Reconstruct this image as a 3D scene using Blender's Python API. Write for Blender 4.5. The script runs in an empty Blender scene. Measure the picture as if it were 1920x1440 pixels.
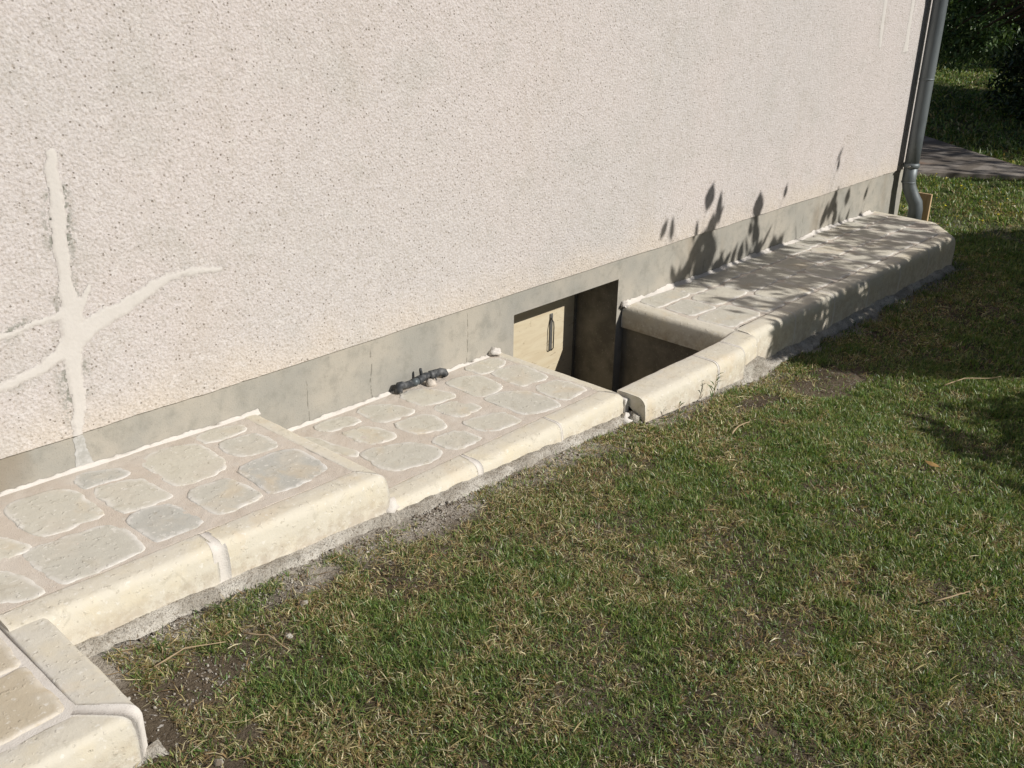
import bpy, math, random
import numpy as np
from mathutils import Vector, Matrix
random.seed(7); RNG = np.random.default_rng(11)
SC = bpy.context.scene
COL = SC.collection

# ------------------------------------------------------------------ camera
cam_d = bpy.data.cameras.new('camera'); cam = bpy.data.objects.new('camera', cam_d); COL.objects.link(cam)
SC.camera = cam
cam_d.sensor_width = 36.0; cam_d.lens = 34.573; cam_d.clip_start = 0.05; cam_d.clip_end = 2000
Rw = Matrix(((0.6780856, 0.28007884, -0.67952613), (-0.7347825, 0.27991714, -0.61785198), (0.01716375, 0.91826044, 0.39560481)))
cam.matrix_world = Matrix.Translation((0.0, -2.66, 1.708)) @ Rw.to_4x4()

# ------------------------------------------------------------------ light
SUN_EL = math.radians(33.0); SUN_A = math.radians(20.0)     # A: turned from the wall's normal (-Y) towards +X
SUN = Vector((math.sin(SUN_A)*math.cos(SUN_EL), -math.cos(SUN_A)*math.cos(SUN_EL), math.sin(SUN_EL)))
world = bpy.data.worlds.new('World'); SC.world = world; world.use_nodes = True
wn = world.node_tree
sky = wn.nodes.new('ShaderNodeTexSky'); sky.sky_type = 'NISHITA'; sky.sun_disc = False
sky.sun_elevation = SUN_EL; sky.sun_rotation = math.atan2(SUN.x, SUN.y)
wn.links.new(sky.outputs[0], wn.nodes['Background'].inputs[0]); wn.nodes['Background'].inputs[1].default_value = 0.050
sl = bpy.data.lights.new('sun', 'SUN'); sl.energy = 5.0; sl.angle = math.radians(0.53); sl.color = (1.0, 0.965, 0.915)
so = bpy.data.objects.new('sun', sl); COL.objects.link(so); so.rotation_euler = SUN.to_track_quat('Z', 'Y').to_euler()
so.location = (3, -10, 12)
SC.view_settings.view_transform = 'Standard'; SC.view_settings.look = 'None'
SC.view_settings.exposure = -0.12; SC.view_settings.gamma = 1.0; SC.view_settings.use_curve_mapping = False
SC.render.engine = 'CYCLES'
SC.cycles.max_bounces = 6; SC.cycles.diffuse_bounces = 3

# ------------------------------------------------------------------ numeric helpers
def _hash(ix, iy, s):
    h = (ix.astype(np.int64)*374761393 + iy.astype(np.int64)*668265263 + s*1442695041) & 0xffffffff
    h = ((h ^ (h >> 13))*1274126177) & 0xffffffff
    return ((h ^ (h >> 16)) & 0xffff)/65535.0
def vnoise(x, y, s=0):
    x = np.asarray(x, float); y = np.asarray(y, float)
    ix = np.floor(x); iy = np.floor(y); fx = x-ix; fy = y-iy
    fx = fx*fx*(3-2*fx); fy = fy*fy*(3-2*fy)
    a = _hash(ix, iy, s); b = _hash(ix+1, iy, s); c = _hash(ix, iy+1, s); d = _hash(ix+1, iy+1, s)
    return (a*(1-fx)+b*fx)*(1-fy)+(c*(1-fx)+d*fx)*fy
def fbm(x, y, s=0, o=4):
    r = 0; a = .5; t = 0
    x = np.asarray(x, float); y = np.asarray(y, float)
    for k in range(o):
        r = r+a*vnoise(x*2**k, y*2**k, s+k*17); t += a; a *= .5
    return r/t
def n1(x, s=0, o=3): return fbm(x, np.asarray(x)*0+.37, s, o)-.5
def ss(a, b, x):
    t = np.clip((np.asarray(x, float)-a)/(b-a), 0, 1); return t*t*(3-2*t)
GX = [-400, -2, .0, .65, 1.7, 2.8, 3.35, 3.8, 6.0, 9, 30, 400]
GZ = [.2, .2, .2, .185, .14, .085, .045, -.01, -.02, -.03, -.05, -.05]
def ground_z(x, y):
    x = np.asarray(x, float); y = np.asarray(y, float)
    b = np.interp(x, GX, GZ)
    near = ss(14, 7, np.abs(x-2))*ss(-9, -5, y)
    b = b + (fbm(x*1.3, y*1.3, 3, 3)-.5)*.03*ss(-.75, -1.3, y)
    b = b + (fbm(x*9, y*9, 5, 3)-.5)*.018*near + (fbm(x*38, y*38, 6, 2)-.5)*.008*near
    return b

# ------------------------------------------------------------------ object helpers
def tag(o, label=None, cat=None, group=None, kind=None):
    if label: o['label'] = label
    if cat: o['category'] = cat
    if group: o['group'] = group
    if kind: o['kind'] = kind
    return o
def empty(name, loc=(0, 0, 0)):
    o = bpy.data.objects.new(name, None); o.empty_display_size = .1; COL.objects.link(o); o.location = loc; return o
def mesh(name, verts, faces, mat=None, parent=None, smooth=False, attrs=None, cols=None):
    """link one mesh object; verts are world coordinates, the parent's offset is taken off"""
    me = bpy.data.meshes.new(name)
    verts = np.asarray(verts, dtype=np.float64)
    off = np.array(parent_loc(parent)) if parent else np.zeros(3)
    v = (verts-off).astype(np.float32)
    if isinstance(faces, np.ndarray):
        nf, k = faces.shape
        me.vertices.add(len(v)); me.vertices.foreach_set('co', v.ravel())
        me.loops.add(nf*k); me.loops.foreach_set('vertex_index', faces.astype(np.int32).ravel())
        me.polygons.add(nf); me.polygons.foreach_set('loop_start', (np.arange(nf)*k).astype(np.int32))
        me.update(calc_edges=True)
    else:
        me.from_pydata([tuple(map(float, p)) for p in v], [], [tuple(int(i) for i in f) for f in faces]); me.update()
    if smooth: me.polygons.foreach_set('use_smooth', [True]*len(me.polygons))
    for k, a in (attrs or {}).items():
        at = me.attributes.new(k, 'FLOAT', 'POINT'); at.data.foreach_set('value', np.asarray(a, np.float32))
    for k, a in (cols or {}).items():
        at = me.attributes.new(k, 'FLOAT_COLOR', 'POINT')
        a = np.asarray(a, np.float32); a = np.concatenate([a, np.ones((len(a), 1), np.float32)], 1)
        at.data.foreach_set('color', a.ravel())
    if mat: me.materials.append(mat)
    o = bpy.data.objects.new(name, me); COL.objects.link(o)
    if parent: o.parent = parent
    return o
def parent_loc(p):
    l = Vector((0, 0, 0))
    while p: l += p.location; p = p.parent
    return l
def grid_faces(nu, nv, wrap_v=False):
    i = np.arange(nu-1)[:, None]; j = np.arange(nv if wrap_v else nv-1)[None, :]
    j2 = (j+1) % nv
    return np.stack([i*nv+j, (i+1)*nv+j, (i+1)*nv+j2, i*nv+j2], -1).reshape(-1, 4)
class MB:
    def __init__(s): s.v = []; s.f = []
    def add(s, v, f):
        b = len(s.v); s.v += [tuple(map(float, p)) for p in v]; s.f += [tuple(int(i)+b for i in q) for q in f]
    def box(s, a, b, bev=0.0):
        x0, y0, z0 = a; x1, y1, z1 = b
        if bev <= 0:
            v = [(x, y, z) for x in (x0, x1) for y in (y0, y1) for z in (z0, z1)]
            s.add(v, [(0, 1, 3, 2), (4, 6, 7, 5), (0, 4, 5, 1), (2, 3, 7, 6), (0, 2, 6, 4), (1, 5, 7, 3)]); return
        import bmesh
        bm = bmesh.new(); bmesh.ops.create_cube(bm, size=1)
        for p in bm.verts: p.co = Vector(((x0+x1)/2+p.co.x*(x1-x0), (y0+y1)/2+p.co.y*(y1-y0), (z0+z1)/2+p.co.z*(z1-z0)))
        bmesh.ops.bevel(bm, geom=bm.edges[:], offset=bev, segments=2, affect='EDGES', profile=.5)
        bm.verts.index_update(); s.add([p.co[:] for p in bm.verts], [[q.index for q in f.verts] for f in bm.faces]); bm.free()
    def tube(s, pts, rad, n=12, caps=True):
        pts = [Vector(p) for p in pts]; rad = rad if hasattr(rad, '__len__') else [rad]*len(pts)
        T0 = (pts[1]-pts[0]).normalized(); up = Vector((0, 0, 1)) if abs(T0.z) < .9 else Vector((1, 0, 0))
        N = T0.cross(up).normalized(); vs = []
        for i, p in enumerate(pts):
            T = (pts[min(i+1, len(pts)-1)]-pts[max(i-1, 0)]).normalized()
            N = (N-T*N.dot(T)).normalized(); B = T.cross(N)
            for k in range(n):
                a = 2*math.pi*k/n; vs.append(p+(N*math.cos(a)+B*math.sin(a))*rad[i])
        f = [(i*n+k, i*n+(k+1) % n, (i+1)*n+(k+1) % n, (i+1)*n+k) for i in range(len(pts)-1) for k in range(n)]
        if caps: f += [tuple(range(n))[::-1], tuple((len(pts)-1)*n+k for k in range(n))]
        s.add(vs, f)
    def build(s, name, mat, parent=None, smooth=False): return mesh(name, s.v, s.f, mat, parent, smooth)

# ------------------------------------------------------------------ material helpers
class NB:
    def __init__(s, name, rough=.8, spec=.3):
        s.m = bpy.data.materials.new(name); s.m.use_nodes = True; s.t = s.m.node_tree
        s.b = s.t.nodes['Principled BSDF']; s.b.inputs['Roughness'].default_value = rough
        s.b.inputs['Specular IOR Level'].default_value = spec
        s.co = s.n('ShaderNodeTexCoord').outputs['Object']
        g = s.n('ShaderNodeNewGeometry'); s.pos = g.outputs['Position']; s.h = None
    def n(s, t, **k):
        q = s.t.nodes.new(t)
        for a, b in k.items(): setattr(q, a, b)
        return q
    def put(s, sock, v):
        if isinstance(v, (int, float)): sock.default_value = v
        elif isinstance(v, (tuple, list)): sock.default_value = (*v, 1) if len(v) == 3 and sock.type == 'RGBA' else v
        else: s.t.links.new(v, sock)
    def noise(s, scale, detail=3, rough=.5, vec=None, dist=0, stretch=None):
        q = s.n('ShaderNodeTexNoise'); vec = vec or s.pos
        if stretch:
            mp = s.n('ShaderNodeMapping'); mp.inputs['Scale'].default_value = stretch; s.t.links.new(vec, mp.inputs[0]); vec = mp.outputs[0]
        s.t.links.new(vec, q.inputs['Vector']); q.inputs['Scale'].default_value = scale
        q.inputs['Detail'].default_value = detail; q.inputs['Roughness'].default_value = rough; q.inputs['Distortion'].default_value = dist
        return q.outputs['Fac']
    def voro(s, scale, feature='F1', rnd=1.0, out='Distance'):
        q = s.n('ShaderNodeTexVoronoi', feature=feature); s.t.links.new(s.pos, q.inputs['Vector'])
        q.inputs['Scale'].default_value = scale; q.inputs['Randomness'].default_value = rnd; return q.outputs[out]
    def attr(s, name, col=False):
        q = s.n('ShaderNodeAttribute', attribute_name=name); return q.outputs['Color' if col else 'Fac']
    def sm(s, fac, a, b, c=0., d=1.):
        q = s.n('ShaderNodeMapRange'); q.interpolation_type = 'SMOOTHSTEP'
        s.put(q.inputs[0], fac)
        for i, v in enumerate((a, b, c, d)): q.inputs[i+1].default_value = v
        return q.outputs[0]
    def math(s, op, a, b=0., c=None):
        q = s.n('ShaderNodeMath', operation=op); s.put(q.inputs[0], a); s.put(q.inputs[1], b)
        if c is not None: s.put(q.inputs[2], c)
        return q.outputs[0]
    def mix(s, fac, a, b, mode='MIX'):
        q = s.n('ShaderNodeMix', data_type='RGBA', blend_type=mode)
        s.put(q.inputs[0], fac); s.put(q.inputs[6], a); s.put(q.inputs[7], b); return q.outputs[2]
    def sep(s, v=None):
        q = s.n('ShaderNodeSeparateXYZ'); s.t.links.new(v or s.pos, q.inputs[0]); return q.outputs
    def color(s, c): s.put(s.b.inputs['Base Color'], c)
    def bump(s, h, dist=.002, strength=1.0):
        q = s.n('ShaderNodeBump'); q.inputs['Strength'].default_value = strength; q.inputs['Distance'].default_value = dist
        s.put(q.inputs['Height'], h)
        if s.h: s.t.links.new(s.h, q.inputs['Normal'])
        s.h = q.outputs[0]; s.t.links.new(s.h, s.b.inputs['Normal'])

# --- pebbly render on the house
b = NB('pebbledash_render', .9, .15); X, Y_, Z_ = b.sep()
gr = b.noise(125, 3, .65); vo = b.voro(105); vc = b.voro(85); vr = b.sep(b.voro(85, out='Color'))[0]; big = b.noise(.9, 3); mid = b.noise(4, 4)
c = b.mix(b.sm(big, .35, .65), (.615, .566, .545), (.585, .552, .535))
c = b.mix(b.sm(b.math('ADD', Z_, b.math('MULTIPLY', mid, .25)), .72, .50), c, (.62, .56, .495))
c = b.mix(b.math('MULTIPLY', b.sm(mid, .48, .75), .4), c, (.49, .475, .44)); c = b.mix(b.sm(b.noise(2.2, 5, .65, None, .4, (1, 1, .4)), .54, .72, 0, .3), c, (.50, .45, .39)); c = b.mix(b.sm(b.noise(27, 3, .6), .54, .70, 0, .35), c, (.47, .44, .40)); c = b.mix(b.sm(b.noise(27, 3, .6), .44, .32, 0, .4), c, (.68, .645, .62))
c = b.mix(b.sm(gr, .42, .62, 0, .8), b.mix(1., c, (.86, .84, .81), 'MULTIPLY'), c)
c = b.mix(b.sm(gr, .40, .31, 0, .55), c, (.30, .25, .20)); pit_ = b.math('MULTIPLY', b.sm(vc, .34, .16), b.sm(vr, .68, .98)); c = b.mix(b.math('MULTIPLY', pit_, .75), c, (.21, .17, .13))
sp = b.noise(75, 2, .5); c = b.mix(b.sm(sp, .735, .77, 0, .8), c, (.13, .09, .06))
gm = b.math('MULTIPLY', b.attr('grime'), b.sm(b.noise(60, 4, .7), .42, .56)); c = b.mix(gm, c, (.20, .205, .17))
b.color(c); b.bump(b.math('SUBTRACT', gr, b.math('ADD', b.math('MULTIPLY', vo, .5), b.math('MULTIPLY', pit_, .6))), .0055, .7); b.bump(b.noise(14, 2), .006, .3)
M_RENDER = b.m
# --- smooth filler over the cracks
b = NB('smooth_crack_filler', .85, .2); c = b.mix(b.noise(30, 4), (.555, .52, .48), (.605, .572, .53)); c = b.mix(b.math('MULTIPLY', b.attr('feather'), b.sm(b.noise(120, 3, .65), .38, .55)), c, (.47, .43, .40)); b.color(c); b.bump(b.noise(90, 3), .002, .6); b.bump(b.noise(20, 3), .004, .4); M_FILL = b.m
b = NB('lime_smear', .9, .1); c = b.mix(b.sm(b.noise(45, 4, .7), .35, .7), (.37, .36, .33), (.50, .49, .465)); b.color(c); M_SMEAR = b.m
# --- concrete plinth
b = NB('plinth_cement', .9, .15); X, Y_, Z_ = b.sep()
n1_ = b.noise(3.2, 5, .6); n2 = b.noise(14, 5, .65); n3 = b.noise(170, 3, .7)
c = b.mix(b.sm(n1_, .35, .65), (.32, .308, .272), (.40, .368, .312))
c = b.mix(b.sm(n2, .46, .70, 0, .5), c, (.22, .215, .185))
c = b.mix(b.sm(b.noise(2.0, 4, .6, None, 0, (1, 1, .35)), .56, .74, 0, .6), c, (.25, .20, .14))
c = b.mix(b.sm(n3, .40, .30, 0, .55), c, (.15, .14, .115)); c = b.mix(b.sm(n3, .66, .72, 0, .4), c, (.62, .60, .55))
wob = b.math('MULTIPLY', b.math('SUBTRACT', b.noise(9, 3, .6), .5), .035)
for x0, zt, w in ((1.855, .35, .0012), (2.145, .38, .0022), (2.65, .40, .0018), (4.42, .28, .002), (5.515, .33, .0025), (5.94, .34, .0022), (6.38, .3, .002), (.40, .4, .002)):
    d = b.math('ABSOLUTE', b.math('SUBTRACT', b.math('ADD', X, wob), x0))
    k = b.math('MULTIPLY', b.sm(d, w*2.2, w*.6), b.sm(Z_, zt+.01, zt-.02)); c = b.mix(b.math('MULTIPLY', b.math('MULTIPLY', k, b.sm(b.noise(38, 3, .6), .40, .55)), .65), c, (.12, .11, .09))
b.color(c); b.bump(n3, .0015, .8); b.bump(n2, .004, .5); M_PLINTH = b.m
# --- sandy grout between pavers
b = NB('sandy_grout', .95, .1); g = b.noise(420, 2); c = b.mix(b.sm(b.noise(11, 4), .35, .7), (.565, .495, .42), (.62, .56, .49))
c = b.mix(b.sm(g, .40, .30, 0, .45), c, (.30, .25, .19)); c = b.mix(b.sm(g, .62, .7, 0, .4), c, (.68, .64, .58)); c = b.mix(b.sm(b.noise(26, 4, .65), .55, .7, 0, .5), c, (.60, .56, .50)); b.color(c); b.bump(g, .002, 1.); b.bump(b.noise(30, 3), .004, .5); M_GROUT = b.m
# --- pale cast stone pavers
def stone_mat(name, ca, cb, cc, edge):
    b = NB(name, .8, .2); t = b.attr('tone'); n = b.noise(9, 5, .6); f = b.noise(60, 4, .6)
    c = b.mix(t, ca, cb); c = b.mix(b.sm(n, .45, .72, 0, .7), c, cc); c = b.mix(b.sm(b.noise(17, 5, .7, None, .8), .55, .68, 0, .45), c, (.42, .38, .30)); c = b.mix(b.sm(b.noise(5, 4, .6, None, .5), .54, .70, 0, .45), c, (.60, .49, .34))
    c = b.mix(b.sm(f, .60, .68, 0, .55), c, (.74, .71, .65)); c = b.mix(b.sm(b.noise(75, 3), .34, .27, 0, .5), c, (.33, .29, .22))
    dk = b.math('MULTIPLY', b.attr('dirt'), b.sm(b.noise(34, 5, .7), .38, .6)); c = b.mix(b.math('MULTIPLY', dk, .7), c, (.36, .28, .19)); pk = b.sm(b.voro(46), .20, .10); pr = b.sep(b.voro(46, out='Color'))[0]; pk = b.math('MULTIPLY', pk, b.sm(pr, .62, .9)); c = b.mix(b.math('MULTIPLY', pk, .12), c, (.40, .35, .26)); b.bump(b.math('MULTIPLY', pk, -1.), .002, .6)
    e = b.math('MULTIPLY', b.attr('edge'), b.sm(b.noise(22, 4, .65), .36, .54)); c = b.mix(b.math('MULTIPLY', e, edge), c, (.76, .73, .69))
    b.color(c); b.bump(b.noise(28, 5, .6), .005, .5); b.bump(b.sm(b.noise(55, 2), .38, .26), .002, .6); b.bump(b.noise(330, 2), .001, .5); return b.m
M_PAVER = stone_mat('cast_stone_paver', (.58, .545, .455), (.45, .44, .40), (.55, .505, .425), .55)
M_EDGE = stone_mat('cast_stone_edging', (.63, .58, .475), (.575, .54, .465), (.635, .565, .425), .5)
M_SLAB = stone_mat('tan_landing_slab', (.50, .43, .32), (.47, .42, .34), (.58, .53, .44), .35)
b = NB('white_joint_mortar', .9, .1); g = b.noise(300, 2); c = b.mix(b.noise(25, 4), (.60, .55, .49), (.68, .645, .60)); c = b.mix(b.sm(g, .38, .3, 0, .4), c, (.45, .4, .34)); b.color(c); b.bump(g, .0015, .8); b.bump(b.noise(40, 3), .004, .5); M_WHITE = b.m
b = NB('rough_footing_mortar', .95, .1); g = b.noise(160, 3, .6); c = b.mix(b.sm(b.noise(8, 5, .65), .38, .62), (.40, .365, .31), (.62, .58, .51)); c = b.mix(b.sm(b.noise(48, 4, .7), .52, .66, 0, .55), c, (.24, .20, .155)); c = b.mix(b.sm(g, .44, .34, 0, .8), c, (.20, .16, .12)); b.color(c); b.bump(g, .006, 1.); b.bump(b.noise(48, 5, .7), .014, 1.); M_FOOT = b.m
# --- cellar concrete
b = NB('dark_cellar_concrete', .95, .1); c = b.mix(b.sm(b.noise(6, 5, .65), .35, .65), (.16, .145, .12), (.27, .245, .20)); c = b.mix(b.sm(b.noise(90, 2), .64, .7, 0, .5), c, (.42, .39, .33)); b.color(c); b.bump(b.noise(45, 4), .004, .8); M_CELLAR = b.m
b = NB('plywood_panel', .7, .25); w = b.noise(5, 4, .6, None, 1.2, (1, 1, 5)); c = b.mix(b.sm(w, .35, .7), (.62, .54, .385), (.56, .47, .32)); c = b.mix(b.sm(b.noise(16, 4, .7, None, .5, (1, 1, 2)), .60, .70, 0, .6), c, (.25, .18, .10)); b.color(c); M_PLY = b.m
b = NB('brushed_steel', .45, .5); b.b.inputs['Metallic'].default_value = .7; b.color(b.mix(b.noise(60, 3), (.16, .16, .15), (.34, .33, .31))); M_STEEL = b.m
b = NB('dark_steel_wire', .5, .5); b.b.inputs['Metallic'].default_value = .5; b.color((.05, .048, .045)); M_WIRE = b.m
# --- zinc downpipe
b = NB('weathered_zinc', .5, .5); b.b.inputs['Metallic'].default_value = .35; c = b.mix(b.sm(b.noise(6, 5, .6, None, .3, (1, 1, .3)), .35, .7), (.105, .12, .128), (.17, .19, .195)); b.color(c); b.bump(b.noise(30, 3), .002, .3); M_ZINC = b.m
b = NB('dusty_black_plastic', .55, .4); c = b.mix(b.sm(b.noise(35, 4, .65), .42, .68), (.035, .038, .042), (.12, .12, .12)); c = b.mix(b.sm(b.noise(60, 2), .68, .73), c, (.6, .58, .54)); b.color(c); b.bump(b.noise(50, 3), .001, .5); M_PLASTIC = b.m
b = NB('roof_tiles', .85, .2); c = b.mix(b.noise(3, 4), (.30, .12, .07), (.42, .20, .12)); b.color(c); b.bump(b.n('ShaderNodeTexWave').outputs[1], .02, .5); M_ROOF = b.m
b = NB('sawn_timber', .8, .2); c = b.mix(b.sm(b.noise(40, 4, .6, None, .5, (1, 1, .15)), .35, .7), (.42, .28, .15), (.55, .40, .24)); b.color(c); M_TIMBER = b.m
# --- soil, path
b = NB('dry_soil', .97, .1); X, Y_, Z_ = b.sep(); g = b.noise(120, 4, .65); c = b.mix(b.sm(b.noise(3, 5, .6), .35, .65), (.085, .065, .045), (.15, .12, .085))
c = b.mix(b.sm(b.math('ADD', Y_, b.math('MULTIPLY', b.math('SUBTRACT', b.noise(6, 4), .5), .22)), -.86, -.74, 0, .9), c, (.40, .36, .305))
c = b.mix(b.sm(g, .42, .32, 0, .7), c, (.05, .036, .025)); c = b.mix(b.sm(b.noise(85, 3, .6), .62, .69, 0, .8), c, (.55, .52, .48))
gf = b.mix(b.sm(b.noise(.5, 4), .35, .7), (.06, .085, .028), (.10, .095, .045)); c = b.mix(b.sm(X, 6.4, 8.0), c, gf)
b.color(c); b.bump(g, .01, 1.); b.bump(b.noise(22, 4), .015, .6); M_SOIL = b.m
b = NB('weathered_path', .9, .15); c = b.mix(b.sm(b.noise(2.5, 5, .6, None, .6, (.5, 2.2, 1)), .38, .66), (.17, .145, .12), (.30, .265, .23)); c = b.mix(b.sm(b.noise(1.1, 4), .52, .66, 0, .7), c, (.27, .165, .11)); b.color(c); b.bump(b.noise(14, 4), .01, .6); M_PATH = b.m
# --- plants
def leafmat(name, attr, trans, rough=.5, spec=.35):
    b = NB(name, rough, spec); c = b.attr(attr, True); b.color(c)
    tr = b.n('ShaderNodeBsdfTranslucent'); b.t.links.new(b.mix(1., c, (1.5, 1.6, .7), 'MULTIPLY'), tr.inputs[0])
    mx = b.n('ShaderNodeMixShader'); mx.inputs[0].default_value = trans
    b.t.links.new(b.b.outputs[0], mx.inputs[1]); b.t.links.new(tr.outputs[0], mx.inputs[2])
    b.t.links.new(mx.outputs[0], b.t.nodes['Material Output'].inputs[0]); return b.m
M_GRASS = leafmat('grass_blades', 'col', .30, .42, .45)
M_LEAF = leafmat('tree_leaves', 'col', .13, .42, .5)
b = NB('bark', .95, .1); c = b.mix(b.noise(12, 5, .6, None, 0, (1, 1, .25)), (.045, .035, .026), (.13, .10, .075)); b.color(c); b.bump(b.noise(25, 4, .6, None, 0, (1, 1, .25)), .02, .8); M_BARK = b.m
b = NB('rubble', .95, .1); c = b.mix(b.sm(b.noise(55, 3), .42, .6), (.18, .145, .11), (.46, .43, .38)); b.color(c); b.bump(b.noise(150, 3), .003, .8); M_RUBBLE = b.m
b = NB('dry_stem', .85, .15); c = b.mix(b.noise(50, 3), (.30, .21, .12), (.48, .38, .25)); b.color(c); M_TWIG = b.m
b = NB('dandelion_yellow', .7, .2); b.color((.75, .62, .04)); M_YELLOW = b.m
b = NB('dead_leaf', .7, .3); c = b.mix(b.noise(60, 3), (.26, .15, .05), (.40, .26, .10)); b.color(c); M_DEAD = b.m

# ================================================================== SETTING: the ground, one sheet out to the horizon
def axis(parts):
    r = []
    for a, b_, s in parts: r += list(np.arange(a, b_, s))
    return np.array(r)
xs = axis([(-400, -40, 60), (-40, -4, 4), (-4, -.6, .2), (-.6, .3, .06), (.3, 4.6, .016), (4.6, 8, .03), (8, 14, .12), (14, 40, 1.2), (40, 401, 60)])
ys = axis([(-400, -40, 60), (-40, -8, 4), (-8, -3.2, .2), (-3.2, -1.9, .05), (-1.9, -.5, .016), (-.5, .5, .05), (.5, 5, .15), (5, 40, 1.2), (40, 401, 60)])
GXX, GYY = np.meshgrid(xs, ys, indexing='ij')
GZZ = ground_z(GXX, GYY)
F = grid_faces(len(xs), len(ys))
cx = GXX.ravel()[F].mean(1); cy = GYY.ravel()[F].mean(1)
F = F[~(((cx > 2.84) & (cx < 3.74) & (cy > -.63) & (cy < .5)) | ((cy > .02) & (cy < 5.8) & (cx < 6.88) & (cx > -4)))]
lawn = mesh('ground', np.stack([GXX, GYY, GZZ], -1).reshape(-1, 3), F, M_SOIL, None, True)
tag(lawn, 'dry brown soil under the lawn beside the house', 'ground', kind='structure')

PATHP = [(9.86, -.75), (9.70, -.15), (9.42, .28), (9.02, .80), (8.3, 2.2), (9.0, 4.4), (12.6, 4.0), (12.0, 2.2), (11.25, 1.45), (10.65, .75), (10.2, .18), (10.2, -.6)]
mb = MB(); n = len(PATHP)
mb.add([(x, y, float(np.interp(x, GX, GZ))+.035) for x, y in PATHP]+[(x, y, -.15) for x, y in PATHP],
       [tuple(range(n))]+[(i, i+n, (i+1) % n+n, (i+1) % n) for i in range(n)])
tag(mb.build('path', M_PATH), 'weathered grey brown paved path beyond the house corner', 'path', kind='structure')

# ================================================================== THE HOUSE
XE = 7.0           # the house's far corner
house = empty('house', (3, 0, 0)); tag(house, 'beige pebbledash house wall with grey cement plinth and a low cellar opening', 'house')
# rendered wall: a fine sheet near the camera carries the grime beside the crack repairs
CR = {
 'main': ([(1.100, 1.218), (1.098, 1.162), (1.093, 1.063), (1.082, .886), (1.080, .763), (1.067, .638), (1.061, .506), (1.045, .418)], [.017, .019, .020, .020, .033, .026, .020, .014]),
 'right': ([(1.070, .690), (1.154, .744), (1.273, .781), (1.381, .822), (1.443, .828), (1.562, .812)], [.032, .027, .022, .018, .014, .008]),
 'left1': ([(1.070, .785), (.98, .780), (.92, .765), (.851, .760), (.74, .742)], [.014, .008, .008, .007, .005]),
 'left2': ([(1.070, .695), (.985, .650), (.91, .632), (.825, .622), (.70, .600)], [.022, .017, .014, .014, .012]),
 'spur': ([(1.090, .770), (1.128, .822), (1.149, .857)], [.022, .014, .008]),
 'tr1': ([(6.18, 1.75), (6.194, 1.527), (6.195, 1.467), (6.2, 1.376), (6.212, 1.25)], [.02, .02, .022, .022, .016]),
 'tr2': ([(6.60, 1.75), (6.613, 1.521), (6.612, 1.427), (6.611, 1.315), (6.619, 1.222), (6.62, 1.205)], [.022, .022, .024, .026, .034, .06])}
def seg_dist(px, pz, pts, ws):
    best = np.full(px.shape, 9.)
    for (a, b_, w0, w1) in zip(pts[:-1], pts[1:], ws[:-1], ws[1:]):
        dx, dz = b_[0]-a[0], b_[1]-a[1]; t = np.clip(((px-a[0])*dx+(pz-a[1])*dz)/(dx*dx+dz*dz), 0, 1)
        d = np.hypot(px-a[0]-t*dx, pz-a[1]-t*dz)-(w0+(w1-w0)*t); best = np.minimum(best, d)
    return best
wx = axis([(-3, .4, .4), (.4, 1.75, .012), (1.75, 6, .15), (6, 6.76, .03)]); wx = np.append(wx, [6.8, XE])
wz = axis([(.422, 1.3, .012), (1.3, 1.8, .04), (1.8, 2.95, .25)]); wz = np.append(wz, 3.0)
WX, WZ = np.meshgrid(wx, wz, indexing='ij')
grime = np.zeros(WX.shape)
for k, (p, w) in CR.items():
    d = seg_dist(WX, WZ, p, w); amp = {'main': .95, 'right': .15, 'left1': .95, 'left2': .35, 'spur': .1, 'tr1': .35, 'tr2': .45}[k]
    reach = .010+.035*fbm(WX*7, WZ*7, hash(k) % 1 + 4)
    grime = np.maximum(grime, amp*np.clip(1-d/reach, 0, 1)*ss(.35, .6, fbm(WX*12+len(k), WZ*12, 9, 3)))
wbot = .422+.010*n1(wx*5, 4)+.006*n1(wx*40, 8)
WZ[:, 0] = wbot
front = np.stack([WX, np.full(WX.shape, -.010), WZ], -1).reshape(-1, 3)
nv = len(wz); nu = len(wx); ff = grid_faces(nu, nv).tolist()
vv = front.tolist(); base = len(vv)
vv += [(x, .004, z) for x, z in zip(wx, wbot)]                                    # the underside lip of the render coat
ff += [(i*nv, base+i, base+i+1, (i+1)*nv) for i in range(nu-1)]
e0 = len(vv); vv += [(XE, y, z) for y in (-.010, 6) for z in (.41, 3.0)]; ff += [(e0, e0+2, e0+3, e0+1)]
vv += [(XE, 6, .41), (-3, 6, .41), (-3, 6, 3.0), (XE, 6, 3.0), (-3, -.01, .41), (-3, -.01, 3.0)]; ff += [(e0+4, e0+5, e0+6, e0+7), (e0+5, e0+8, e0+9, e0+6)]
gr_ = np.concatenate([grime.ravel(), np.zeros(len(vv)-len(front))])
w = mesh('wall', vv, ff, M_RENDER, house, False, {'grime': gr_})
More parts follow.
